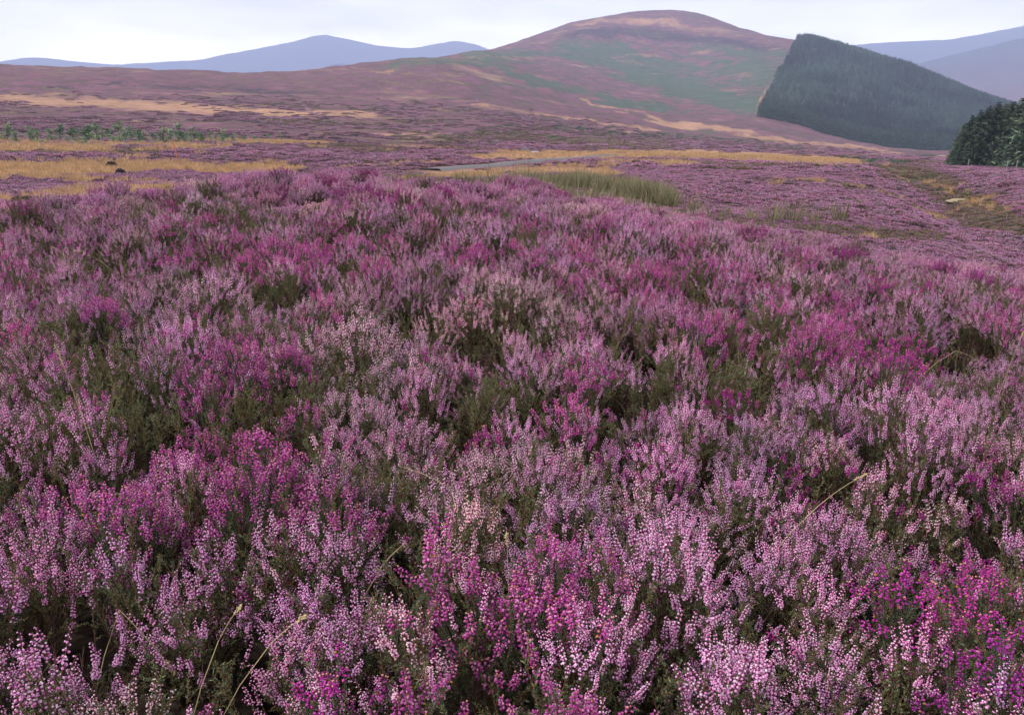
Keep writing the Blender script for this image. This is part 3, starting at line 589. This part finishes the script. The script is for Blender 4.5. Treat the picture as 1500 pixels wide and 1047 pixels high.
# gravel track
tp = [at(a, b, 45, 140, .12) for a, b in ((628, 247.5), (640, 246.4), (660, 244.5), (700, 242), (740, 239), (780, 235.5), (820, 232), (850, 230), (880, 228), (930, 225))]
tp = np.array(tp); tt_ = np.linspace(0, len(tp) - 1, 90); tx = np.interp(tt_, np.arange(len(tp)), tp[:, 0]); ty = np.interp(tt_, np.arange(len(tp)), tp[:, 1])
def near_track(x, y):
    dx_, dy_ = tx - x, ty - y; j_ = int(np.argmin(dx_ * dx_ + dy_ * dy_)); dd = math.hypot(dx_[j_], dy_[j_]); return dd < (3.4 if math.hypot(x, y) < math.hypot(tx[j_], ty[j_]) else 1.6)
# ------------------------------------------------------------------ middle distance: shrubs, grass tussocks, rushes
LF = [(.155, .115, .09), (.17, .11, .10), (.13, .11, .075)]
BP = {'h': [bushlet([(.43, .19, .34), (.37, .15, .28), (.50, .27, .41)], LF, fl=f) for f in (1, .95, .85, .65)], 'o': [bushlet([(.3, .12, .24)], [(.17, .15, .08), (.14, .13, .065), (.2, .15, .09)], fl=.3) for _ in range(2)],
      'd': [bushlet([(.3, .1, .25)], [(.08, .07, .045), (.07, .055, .045)], fl=.3) for _ in range(2)], 'g': [bushlet([(.1, .2, .1)], [(.05, .10, .055), (.07, .13, .07)], fl=0) for _ in range(2)]}
DG = [(.52, .32, .16), (.44, .27, .13), (.58, .38, .22), (.33, .24, .12)]
GP = [grass(70, .42, .012, DG, .35, .16) for _ in range(4)]; RP = [grass(60, .7, .012, [(.16, .16, .08), (.20, .19, .10), (.11, .12, .06), (.32, .26, .15), (.24, .2, .12)], .22, .14) for _ in range(3)]
hb = {'h': [], 'o': [], 'd': [], 'g': []}; gr = []; ru = []
for rmin, rmax, step, s0, s1 in ((13, 32, .26, .36, .66), (32, 70, .46, .5, 1.0), (70, 150, .95, .9, 1.8), (150, 380, 2.4, 1.8, 3.8)):
    gx, gy = jgrid(rmin, rmax, step, -40, 40); r = np.hypot(gx, gy); z = hgt(gx, gy)
    px, py = project(gx, gy, z + hveg(r)); kk = (px > -160) & (px < 1660); gx, gy, r, z, px, py = gx[kk], gy[kk], r[kk], z[kk], px[kk], py[kk]
    tan, grn, olv, brn, drk = cover(px, py, r); nz = (fbm(gx * .25, gy * .25, 60) * .5 + fbm(gx * .05, gy * .05, 61) * .5 - .5) * 2.6 + .5 + rng.normal(0, .06, gx.size)
    ls = fbm(gx * .05, gy * .05, 77)
    for i in range(len(gx)):
        if r[i] > 230 and rng.random() < (r[i] - 230) / 150: continue
        s = rng.uniform(s0, s1); row = (gx[i], gy[i], z[i], s)
        if near_track(gx[i], gy[i]): continue
        if tan[i] > nz[i]:
            if r[i] < 130: gr.append((*row[:3], s * (.42 if 880 > px[i] > 480 and r[i] > 42 else 1)))
        elif brn[i] > nz[i]: gr.append((*row[:3], s * .8)) if rng.random() < .5 else hb['o'].append(row)
        elif grn[i] > nz[i]: hb['g'].append(row)
        elif olv[i] > nz[i]: hb['o'].append(row)
        elif r[i] > 190 and drk[i] > nz[i]: continue
        elif drk[i] > nz[i] or rng.random() < .03: hb['d'].append(row)
        elif ls[i] > .62 and r[i] > 60: hb['o'].append(row)
        else: hb['h'].append(row)
kk = ['h', 'o', 'd', 'g']; coll = proto_coll('moor_shrub', sum([BP[k] for k in kk], []), MI); P_, I_, o = [], [], 0
for k in kk:
    a = np.array(hb[k]); P_.append(a); I_.append(o + rng.integers(0, len(BP[k]), len(a))); o += len(BP[k])
P_ = np.vstack(P_); I_ = np.concatenate(I_); n = len(P_); print('moor heather', n)
rr = np.hypot(P_[:, 0], P_[:, 1]); flat = 1.0 - .45 * sstep(60, 200, rr)
lum = .8 + .5 * fbm(P_[:, 0] * .07, P_[:, 1] * .07, 70) ; tn = np.stack([lum * rng.uniform(.9, 1.1, n), lum * rng.uniform(.9, 1.1, n), lum], 1)
scatter('moor_heather', coll, np.stack([P_[:, 0], P_[:, 1], P_[:, 2] - .05 * P_[:, 3]], 1), np.stack([rng.normal(0, .1, n), rng.normal(0, .1, n), rng.random(n) * 6.28], 1), np.stack([P_[:, 3], P_[:, 3], P_[:, 3] * .5 * flat * rng.uniform(.6, 1.25, n)], 1), I_, tn, label='purple heather and bilberry covering the valley floor')
def scat_grass(name, protos, rows, label, tint=(.8, 1.2), zs=1.0):
    a = np.array(rows); n = len(a); print(name, n)
    scatter(name, proto_coll(name + '_tuft', protos, MI), a[:, :3], np.stack([rng.normal(0, .12, n), rng.normal(0, .12, n), rng.random(n) * 6.28], 1), np.stack([a[:, 3] * 1.4, a[:, 3] * 1.4, np.minimum(a[:, 3], 1.3) * zs], 1), rng.integers(0, len(protos), n), np.tile(rng.uniform(*tint, (n, 1)), (1, 3)), label=label)
scat_grass('dry_grass', GP, gr, 'tan dry moor grass in drifts across the valley')
for x0, y0, x1, y1, n, hw in ((715, 262, 860, 278, 150, 12), (840, 275, 985, 303, 200, 10), (560, 268, 700, 268, 40, 5), (1010, 318, 1290, 335, 10, 10), (1395, 292, 1460, 305, 60, 12)):
    for _ in range(n):
        t = rng.random(); x, y = at(x0 + (x1 - x0) * t, y0 + (y1 - y0) * t - rng.uniform(0, hw), 10.5, 60, .1)
        if math.hypot(x, y) > 50: continue
        ru.append((x, y, float(hgt(x, y)) - .03, rng.uniform(.7, 1.25)))
for px0, px1, n in ((715, 870, 110), (860, 945, 90)):
    for _ in range(n):
        a, _t = az_t(rng.uniform(px0, px1), 290); r = rng.uniform(13.5, 19); x, y = math.sin(a) * r, math.cos(a) * r; ru.append((x, y, float(hgt(x, y)) - .1, rng.uniform(.7, 1.25)))
scat_grass('rushes', RP, ru, 'green rush tufts behind the crest of the near rise', zs=1.15)

# ------------------------------------------------------------------ trees
SC = [(.035, .075, .048), (.06, .11, .06), (.025, .055, .042)]
far_sp = [spruce(9, 11, 6, 2.7, SC, 2, .1, .1, .6) for _ in range(4)]
def left_edge(py): return np.interp(py, [50, 62, 110, 150, 175, 400], [1172, 1166, 1140, 1116, 1109, 1109])
az0, az1 = float(az_t(1100, 150)[0]), float(az_t(1640, 150)[0]); rows = []; nn = 19000
a = rng.uniform(az0, az1, nn); r = np.sqrt(rng.uniform(540 ** 2, 1180 ** 2, nn)); x, y = np.sin(a) * r, np.cos(a) * r; z = hgt(x, y); px, py = project(x, y, z)
rb = np.interp(px, [1100, 1110, 1150, 1200, 1250, 1300, 1350, 1390, 1500, 1700], [560, 560, 562, 566, 572, 580, 590, 600, 620, 620])
cut = 900 + 60 * np.sin(px * .03)                        # a stand of younger trees higher up the slope
ride = (py > 121 + (px - 1140) * .06) & (py < 123 + (px - 1140) * .06) & (px < 1225); k = (px > left_edge(py)) & (r > rb + 9) & ~ride; x, y, z, px, py, r = x[k], y[k], z[k], px[k], py[k], r[k]; n = len(x); print('plantation', n)
big = .85 + .5 * (fbm(x * .012, y * .012, 90) - .5); s = big * rng.uniform(.75, 1.12, n)
big2 = np.where((py > 108 + (px - 1140) * .06) & (py < 121 + (px - 1140) * .06) & (px < 1225), 1.45, np.where((py > 128) & (py < 165) & (px < 1260), .75, 1.0)); s = s * big2 * np.where(rng.random(n) < .02, 1.15, 1.0)
lum = .5 + 1.7 * (fbm(x * .015, y * .015, 91) - .5) + .9 * (fbm(x * .06, y * .06, 92) - .2) + rng.normal(0, .34, n); lum = np.clip(lum, .25, 2.6); tn = np.stack([lum, lum * rng.uniform(.95, 1.05, n), lum], 1)
scatter('spruce_plantation', proto_coll('plantation_spruce', far_sp, [M_WI, M_NI]), np.stack([x, y, z - .3], 1), np.stack([np.zeros(n), np.zeros(n), rng.random(n) * 6.28], 1), np.repeat(s[:, None], 3, 1), rng.integers(0, 4, n), tn, label='dark spruce plantation covering the hillside')
edge_me = []
for A in [spruce(10, 18, 6, 2.2, SC, 3, .02) for _ in range(3)]:
    V, C, F, m = A.arr(); edge_me.append(mesh_np('spruce_tree', V, None, [M_WT, M_NT], [('col', C)], F3=F, midx=m))
for pxk in np.arange(1109, 1398, 3.1):
    for row in (0, 5.0):
        rbk = float(np.interp(pxk, [1100, 1110, 1150, 1200, 1250, 1300, 1350, 1390, 1500], [560, 560, 562, 566, 572, 580, 590, 600, 620])) + row + rng.normal(0, .8)
        a_, _ = az_t(pxk + rng.normal(0, .6), 195); x, y = math.sin(a_) * rbk, math.cos(a_) * rbk
        o = link('spruce_tree', edge_me[rng.integers(3)], label='dark spruce in the lower edge row of the hillside plantation', category='tree', group='spruces along the lower edge of the hillside plantation')
        o.location = (x, y, float(hgt(x, y)) - .2); s = rng.uniform(.85, 1.2); o.scale = (s, s, s * rng.uniform(.95, 1.1)); o.rotation_euler.z = rng.random() * 6.28

# near plantation at the right edge, each tree its own trunk and crown
NC = [(.05, .075, .045), (.07, .10, .06), (.04, .06, .038), (.095, .125, .075)]
npro = []
for q_ in (.7, .9, 1.1, 1.35):
    V, C, F, m = spruce(10, 34, 15, 2.9, [tuple(v * q_ for v in c) for c in NC], 11, .0, .3, .8).arr(); parts = []
    for q in (0, 1):
        k = m == q; u, inv = np.unique(F[k], return_inverse=True); parts.append(mesh_np('trunk' if q == 0 else 'crown', V[u], None, [M_WT, M_NT], [('col', C[u])], F3=inv.reshape(-1, 3), midx=m[k]))
    npro.append(parts)
def near_tree(x, y, h, label, group=None):
    root = link('conifer_tree', None, label=label, category='tree'); root.location = (x, y, float(hgt(x, y)) - .1); s = h / 10; root.scale = (s * rng.uniform(1.0, 1.25), s * rng.uniform(1.0, 1.25), s); root.rotation_euler.z = rng.random() * 6.28
    if group: root['group'] = group
    t, c = npro[rng.integers(4)]; link('trunk', t, root); link('crown', c, root)
front = [(1399, 5.0), (1407, 6.6), (1416, 7.6), (1427, 8.2), (1438, 8.8), (1450, 9.3), (1461, 9.2), (1472, 9.4), (1484, 9.8), (1496, 10.0)]
for i, (pxk, h) in enumerate(front):
    a_, _ = az_t(pxk, 235); r = 141 + rng.uniform(-2, 2) - (pxk - 1400) * .05
    lab = {0: 'smallest conifer at the left end of the dark plantation by the right edge', 9: 'tall dark conifer in the plantation row, cut by the right edge of the picture'}.get(i, 'dark green conifer in the front row of the plantation at the right edge')
    near_tree(math.sin(a_) * r, math.cos(a_) * r, h, lab, None if i in (0, 9) else 'front row conifers of the right-hand plantation')
for _ in range(48):
    pxk = rng.uniform(1404, 1600); a_, _ = az_t(pxk, 235); r = rng.uniform(146, 185) - max(0, pxk - 1500) * .05; h = np.interp(pxk, [1395, 1420, 1460, 1500, 1600], [5.0, 7.8, 9.2, 10.3, 11.5]) * rng.uniform(.82, 1.1) * (1 + (r - 146) / 600)
    near_tree(math.sin(a_) * r, math.cos(a_) * r, h, 'dark green conifer standing behind the front row of the right-hand plantation', 'conifers behind the front row of the right-hand plantation')
for pxk in (1515, 1530, 1546, 1562, 1580):
    a_, _ = az_t(pxk, 235); near_tree(math.sin(a_) * 136, math.cos(a_) * 136, 11.5, 'dark green conifer in the front row of the plantation at the right edge', 'front row conifers of the right-hand plantation')

# young trees behind the wire fence on the left
SG = [(.18, .27, .14), (.14, .22, .12), (.23, .30, .14), (.10, .17, .10)]
spro = []
for q in range(6):
    V, C, F, m = sapling(2.2, [SG[q % 4], SG[(q + 1) % 4]], 620, .30 if q % 2 else .38).arr(); parts = []
    for w in (0, 1):
        k = m == w; u, inv = np.unique(F[k], return_inverse=True); parts.append(mesh_np('trunk' if w == 0 else 'crown', V[u], None, [M_WT, M_NT], [('col', C[u])], F3=inv.reshape(-1, 3), midx=m[k]))
    spro.append(parts)
SAP = [(12, 208, 22), (24, 210, 15), (48, 208, 18), (58, 212, 19), (76, 207, 16), (87, 206, 20), (102, 210, 20), (114, 209, 18), (124, 215, 27), (134, 206, 14), (143, 208, 24), (150, 206, 14), (165, 208, 18), (174, 210, 27), (183, 208, 16), (193, 206, 18), (204, 212, 20), (212, 208, 14),
 (229, 209, 14), (241, 212, 22), (249, 208, 16), (261, 212, 26), (271, 209, 14), (281, 210, 20), (290, 208, 15), (297, 210, 15), (308, 208, 14), (315, 208, 12), (328, 211, 18), (344, 210, 13), (360, 209, 10), (372, 208, 9), (393, 208, 11), (413, 208, 11)]
for i, (sx, sy, hp) in enumerate(SAP):
    x, y = at(sx, sy, 60, 150, 0); r = math.hypot(x, y); h = hp * r / FX * 1.12
    ends = {0: 'leftmost young tree behind the wire fence', len(SAP) - 1: 'rightmost small young tree behind the fence, a faint green tuft'}
    o = link('young_tree', None, label=ends.get(i, 'bushy young green tree planted in the row behind the wire fence'), category='tree')
    if i not in ends: o['group'] = 'young trees behind the wire fence'
    o.location = (x, y, float(hgt(x, y)) - .05); s = h / 2.2; o.scale = (s * 1.6, s * 1.6, s); o.rotation_euler.z = rng.random() * 6.28
    t, c = spro[rng.integers(6)]; link('trunk', t, o); link('crown', c, o)

# ------------------------------------------------------------------ fence, marker pole, track, stones
def wood(name, c, rough=.8):
    m, nt = mat(name); g = N(nt, 'ShaderNodeNewGeometry'); n_ = noise(nt, g.outputs['Position'], 9, 5); p = N(nt, 'ShaderNodeBsdfPrincipled'); p.inputs['Roughness'].default_value = rough; p.inputs['Specular IOR Level'].default_value = .06
    nt.links.new(mixc(nt, n_, tuple(v * .7 for v in c), tuple(v * 1.3 for v in c)), p.inputs['Base Color']); o = N(nt, 'ShaderNodeOutputMaterial'); nt.links.new(p.outputs[0], o.inputs[0]); return m
M_POST = wood('weathered_post', (.25, .23, .22)); M_WIRE = wood('galvanised_wire', (.30, .30, .31), .5); M_ORG = wood('orange_pole', (.50, .17, .07)); M_STONE = wood('grey_stone', (.28, .27, .28)); M_TRK = wood('track_gravel', (.13, .12, .12), .95); M_SAND = wood('pale_sand', (.27, .22, .14), .95)
def solid(A, m, name='m'): V, C, F, _ = A.arr(); return mesh_np(name, V, None, [m], F3=F, smooth=False)
froot = link('wire_fence', None, label='low wire fence with grey posts in front of the young trees', category='fence'); posts = []
for fx in (18, 60, 107, 150, 183, 222, 257, 283, 313, 345, 380):
    x, y = at(fx, 217 if fx < 250 else 214, 60, 140, 0); posts.append((x, y, float(hgt(x, y))))
froot.location = posts[0]
for x, y, z in posts:
    A = Acc(); tube(A, [(0, 0, -.3), (rng.normal(0, .02), 0, .5), (rng.normal(0, .03), 0, 1.15), (0, 0, 1.18)], .055, .05, (1, 1, 1), 6); o = link('post', solid(A, M_POST, 'post'), froot); o.location = (x - posts[0][0], y - posts[0][1], z - posts[0][2])
for hh_ in (.35, .7, 1.05):
    A = Acc(); tube(A, [(x - posts[0][0], y - posts[0][1], z - posts[0][2] + hh_) for x, y, z in posts], .004, .004, (1, 1, 1), 3); link('wire', solid(A, M_WIRE, 'wire'), froot)
x, y = at(260, 237, 40, 110, 0); A = Acc(); r = math.hypot(x, y); hp = 29 * r / FX
tube(A, [(0, 0, -.3), (-.03 * hp, 0, hp * .5), (-.12 * hp, 0, hp), (-.121 * hp, 0, hp + .01)], .045, .04, (1, 1, 1), 6)
o = link('marker_pole', solid(A, M_ORG, 'pole'), label='thin orange pole leaning slightly left in the tan grass before the young trees', category='pole'); o.location = (x, y, float(hgt(x, y)))
# fence posts by the right plantation
A = Acc(); tube(A, [(0, 0, -.3), (0, 0, .6), (.02, 0, 1.3), (.02, 0, 1.32)], .05, .045, (1, 1, 1), 6); pm = solid(A, M_POST, 'fence_post')
for fx, fy, lab in ((1417, 249, 'pale fence post left of the others at the foot of the right-hand plantation'), (1474, 251, 'pale fence post in the middle at the foot of the right-hand plantation'), (1488, 251, 'pale fence post nearest the right edge, at the foot of the plantation')):
    x, y = at(fx, fy, 70, 136, 0); o = link('fence_post', pm, label=lab, category='post'); o.location = (x, y, float(hgt(x, y)) + .05)
ks = np.ones(9) / 9; tx = np.convolve(np.pad(tx, 4, mode='edge'), ks, 'valid'); ty = np.convolve(np.pad(ty, 4, mode='edge'), ks, 'valid')
d = np.gradient(np.stack([tx, ty], 1), axis=0); d /= np.linalg.norm(d, axis=1)[:, None]; nrm = np.stack([-d[:, 1], d[:, 0]], 1); rowsV = []
zc = hgt(tx, ty) + .05; zc = np.convolve(np.pad(zc, 4, mode='edge'), ks, 'valid')
for w in (-1.4, -.75, -.4, 0, .4, .75, 1.4): rowsV.append(np.stack([tx + nrm[:, 0] * w, ty + nrm[:, 1] * w, np.maximum(zc, hgt(tx + nrm[:, 0] * w, ty + nrm[:, 1] * w) if abs(w) < 1.0 else zc - 9) + (.08 if abs(w) < 1.0 else -.3) * (1 if abs(w) < 1.0 else 1) + (0 if abs(w) < 1.0 else 0)], 1))
rowsV[0][:, 2] = zc - .4; rowsV[-1][:, 2] = zc - .4
V = np.stack(rowsV, 1).reshape(-1, 3); F = np.array([(i*7 + j, i*7 + j + 1, (i+1)*7 + j + 1, (i+1)*7 + j) for i in range(89) for j in range(6)])
link('gravel_track', mesh_np('gravel_track', V, F, [M_TRK]), kind='structure')
def rock(name, px_, py_, rmin, rmax, s, m, label, cat, sq=.5):
    import bmesh
    bm = bmesh.new(); bmesh.ops.create_icosphere(bm, subdivisions=3, radius=1)
    for v in bm.verts:
        n_ = float(fbm(v.co.x * 1.7 + s * 9 + v.co.z, v.co.y * 1.7 - v.co.z * 1.3, 5)); v.co *= .6 + .8 * n_; v.co.z *= sq; v.co.x *= 1.5; v.co *= s
    me = bpy.data.meshes.new(name); bm.to_mesh(me); bm.free(); me.materials.append(m); x, y = at(px_, py_, rmin, rmax, .1); o = link(name, me, label=label, category=cat); o.location = (x, y, float(hgt(x, y)) + .1 * s)
rock('boulder', 783, 223, 90, 160, .42, M_STONE, 'pale grey flat boulder in the heather beyond the track', 'boulder', .45)
rock('boulder', 770, 220.5, 90, 160, .5, wood('dark_stone', (.10, .09, .09)), 'small dark boulder just left of the pale flat boulder', 'boulder', .8)
rock('sand_bank', 1408, 294, 30, 75, .65, M_SAND, 'pale sandy bank exposed in the stream gully on the right', 'sand bank', .3)
rock('sand_bank', 1388, 229.5, 150, 300, 2.4, M_SAND, 'far pale bare bank between the two plantations', 'sand bank', .2)
# dark bushes that stand out in the grass and on the crest
def dark_bush(px_, py_, rmin, rmax, w, h, label, pal=((.3, .12, .26),), fl=.2, n=260, name='dark_bush'):
    A = bushlet(list(pal), [(.04, .04, .028), (.055, .05, .035), (.05, .035, .03)], n, fl=fl); V, C, F, m = A.arr(); V = V * np.array([w, w, h / .45])
    B = twigs(); V2, C2, F2, m2 = B.arr(); V2 = V2 * np.array([w * .5, w * .5, h * .8]); x, y = at(px_, py_, rmin, rmax, h * .6); root = link(name, None, label=label, category='bush'); root.location = (x, y, float(hgt(x, y)))
    link('foliage', merged([(V, C, F, m)], [M_WT, M_T], 'foliage'), root); link('stems', merged([(V2, C2, F2, m2)], [M_WT, M_T], 'stems'), root)
dark_bush(163, 241, 35, 90, .75, .5, 'dark brown heather bush in the tan grass, the left and larger of a pair')
dark_bush(176, 251, 35, 90, .6, .4, 'dark brown heather bush, the right and lower of the pair in the tan grass')
def small_bush(px_, py_, rmin, rmax, R, h, label, kinds, n=16, name='heather_bush'):
    x, y = at(px_, py_, rmin, rmax, h * .9); root = link(name, None, label=label, category='bush'); z0 = float(hgt(x, y)); root.location = (x, y, z0); p, D = plant_shoots(x, y, R, h, n, .7); _, Rm = dir_euler(D, rng.random(n) * 6.28); fl, fo = [], []
    for i in range(n):
        a, b = FTS[kinds[i % len(kinds)]]; off = p[i] - D[i] * .2 - np.array([x, y, z0])
        for src, dst in ((a, fl), (b, fo)):
            if src is not None: V, C, F, m = src; dst.append((V @ Rm[i].T + off, C * .9, F, m))
    for i in range(n * 2):
        a, b = FTS['green']; V, C, F, m = b; an = rng.random() * 6.28; q = R * rng.uniform(.5, .9); fo.append((V @ Rm[i // 2].T + np.array([math.cos(an) * q, math.sin(an) * q, h * rng.uniform(.0, .45)]), C, F, m))
    if fl: link('flowers', merged(fl, [M_WT, M_T], 'flowers'), root)
    link('foliage', merged(fo, [M_WT, M_T], 'foliage'), root); V2, C2, F2, m2 = twigs().arr(); link('stems', merged([(V2 * np.array([R, R, h * .8]), C2, F2, m2)], [M_WT, M_T], 'stems'), root)
FTS = {k: split_flowers(*v[0].arr()) for k, v in FT.items()}
small_bush(308, 266, 7, 12, .12, .46, 'small dark green bush with lilac flower tips on the crest of the near rise', ['lilac', 'green', 'green'], 9)
small_bush(262, 276, 7, 12, .13, .46, 'lilac-tipped heather bush on the crest, just left of the small dark green bush', ['lilac'], 9)
small_bush(318, 305, 5, 9, .03, .44, 'small dark grey-green sprig standing alone among lilac heather at upper left', ['green'], 4, 'dark_sprig')
small_bush(625, 265, 8, 13, .22, .44, 'dark twiggy heather bush near the middle of the crest', ['green', 'green', 'lilac'], 12)
small_bush(35, 300, 6, 10, .1, .4, 'dark heather bush at the left end of the crest, against the tan grass', ['green', 'bell'], 7)
# grass stalks with seed heads
M_STRAW = wood('straw', (.42, .33, .18))
def stalk(px0, py0, px1, py1, lab, head=True, lift=.38, w=.0006, rb=0):
    x, y = at(px0, py0, .7, 12, lift - .1); p0 = np.array([x, y, hgt(x, y) + lift - .1]); r = math.hypot(x, y)
    L = math.hypot(px1 - px0, py1 - py0) / FX * r; ang = math.atan2(py0 - py1, px1 - px0); d = np.array([math.cos(ang), rng.normal(0, .15), math.sin(ang)])
    root = link('grass_stalk', None, label=lab, category='grass stalk'); root.location = tuple(p0); n_ = 10; cur = np.array([d * L * t + np.array([0, 0, -.18 * L * t * t + .1 * L * t]) for t in np.linspace(0, 1, n_)])
    A = Acc(); sink = np.array([[-d[0] * .2, -d[1] * .1, -abs(d[2]) * .2 - .1], [-d[0] * .08, -d[1] * .04, -abs(d[2]) * .08 - .025]]); tube(A, np.vstack([sink, cur]), w * 1.5, w * .8, (1, 1, 1), 5); link('stem', solid(A, M_STRAW, 'stem'), root)
    if head:
        B = Acc(); e = cur[-1] - cur[-2]; e /= np.linalg.norm(e); hl = max(.02, L * .22)
        for k in range(26): bell(B, cur[-1] - e * hl * (1 - k / 26) + rv(.0014), e + rv(.35), .006, .0015, np.ones(3), np.ones(3), 4, ((0, .5), (.5, 1), (1, 0)))
        link('seed_head', solid(B, M_STRAW, 'seed_head'), root)
for args in ((1195, 745, 1272, 690, 'long straw-coloured stalk slanting up right above the wide candy-pink clump'), (655, 712, 575, 680, 'pale thick stalk leaning left across heather at the centre', False), (320, 940, 362, 868, 'dry stalk slanting right in the lower left heather'),
             (395, 945, 455, 888, 'dry stalk with a tan head in the lower left, right of the other slanting stalk'), (1240, 545, 1215, 538, 'short pale curled stalk in the purple heather on the right', False), (175, 895, 235, 1005, 'drooping stalk with a curled tan head at the bottom left'),
             (130, 640, 103, 500, 'tall thin dry stalk rising through the dark bush on the left'), (150, 385, 118, 366, 'pale seed head on a bent stalk at upper left, the right one of two'), (100, 378, 82, 362, 'pale seed head on a bent stalk at upper left, the left one of two'),
             (805, 540, 850, 480, 'thin green-brown stalk beside the dark hollow at the centre', False), (420, 370, 408, 300, 'thin upright stalk above the bright magenta mound'), (745, 860, 742, 750, 'thin upright dry stalk right of the tall magenta pair'),
             (50, 1040, 48, 930, 'reddish dry stalks at the bottom left corner', False), (1400, 515, 1440, 530, 'pale bent stalk beside the dark hollow on the right', False), (560, 830, 600, 780, 'green blade slanting right below the tall magenta pair', False), (1470, 560, 1485, 480, 'thin dry stalk by the right edge')): stalk(*args)

# ------------------------------------------------------------------ haze box, sky, sun, camera
HZ_DENS = 2.6e-4
bx0, bx1, by0, by1, bz0, bz1 = -6200, 6200, -250, 6600, float(ZZ.min()) - 1, 1010.0
gmin = float(ZZ.min())
V = np.array([(x, y, z) for z in (bz0, bz1) for y in (by0, by1) for x in (bx0, bx1)], float)
F = np.array([(0, 2, 3, 1), (4, 5, 7, 6), (0, 1, 5, 4), (2, 6, 7, 3), (0, 4, 6, 2), (1, 3, 7, 5)])
m, nt = mat('moor_haze'); pv = N(nt, 'ShaderNodeVolumePrincipled'); pv.inputs['Color'].default_value = (.54, .62, .90, 1); pv.inputs['Density'].default_value = HZ_DENS; pv.inputs['Anisotropy'].default_value = .0
o = N(nt, 'ShaderNodeOutputMaterial'); nt.links.new(pv.outputs[0], o.inputs['Volume']); link('haze', mesh_np('haze', V, F, [m], smooth=False), kind='stuff')

SUN_EL, SUN_AZ = math.radians(54), math.radians(-105)       # azimuth from the view direction (+Y), negative = left
w = bpy.data.worlds.new('World'); scene.world = w; w.use_nodes = True; nt = w.node_tree; nt.nodes.clear(); L = nt.links
sky = N(nt, 'ShaderNodeTexSky', sky_type='NISHITA'); sky.sun_disc = False; sky.sun_elevation = SUN_EL; sky.sun_rotation = SUN_AZ
tcd = N(nt, 'ShaderNodeTexCoord'); vec = tcd.outputs['Generated']; sx = N(nt, 'ShaderNodeSeparateXYZ'); L.new(vec, sx.inputs[0])
cmb = N(nt, 'ShaderNodeCombineXYZ'); zz = mth(nt, 'ADD', mth(nt, 'MAXIMUM', sx.outputs[2], 0.0), .12)
L.new(mth(nt, 'DIVIDE', sx.outputs[0], zz), cmb.inputs[0]); L.new(mth(nt, 'DIVIDE', sx.outputs[1], zz), cmb.inputs[1])
n1 = noise(nt, cmb.outputs[0], .55, 6, .55)
cl = mixc(nt, mth(nt, 'MULTIPLY_ADD', n1, 3.8, -1.4, clamp=True), (10.6, 10.8, 11.6), (17.8, 17.6, 17.4))
hor = mth(nt, 'MULTIPLY_ADD', sx.outputs[2], -4.0, 1.0, clamp=True)      # sky brightened and warmed towards the horizon, added to offset the haze
cl = mixc(nt, 1.0, cl, mixc(nt, hor, (.62, .62, .64), (2.0, 1.86, 1.36)), 'MULTIPLY')
mx = mixc(nt, .88, sky.outputs[0], cl)
bg = N(nt, 'ShaderNodeBackground'); bg.inputs['Strength'].default_value = .09; L.new(mx, bg.inputs[0]); o = N(nt, 'ShaderNodeOutputWorld'); L.new(bg.outputs[0], o.inputs[0])
ld = bpy.data.lights.new('sun', 'SUN'); ld.energy = 2.6; ld.angle = math.radians(7); ld.color = (1, .95, .90); lo_ = bpy.data.objects.new('sun', ld); COL.objects.link(lo_)
from mathutils import Vector
sd = Vector((math.sin(SUN_AZ) * math.cos(SUN_EL), math.cos(SUN_AZ) * math.cos(SUN_EL), math.sin(SUN_EL))); lo_.rotation_euler = sd.to_track_quat('Z', 'Y').to_euler()
cd = bpy.data.cameras.new('camera'); cd.sensor_width = 36; cd.lens = FX / 1500 * 36; cd.clip_start = .02; cd.clip_end = 30000
co = bpy.data.objects.new('camera', cd); COL.objects.link(co); co.location = (0, 0, EYE); co.rotation_euler = (PI / 2 - PITCH, 0, 0); scene.camera = co
vs = scene.view_settings; vs.view_transform = 'Standard'; vs.look = 'None'; vs.exposure = .86; vs.gamma = 1
cy = scene.cycles; cy.max_bounces = 6; cy.diffuse_bounces = 3; cy.glossy_bounces = 1; cy.transmission_bounces = 3; cy.volume_bounces = 2; cy.transparent_max_bounces = 4
cy.use_adaptive_sampling = True; cy.adaptive_threshold = .02; cy.use_denoising = True
print('soil min', gmin)
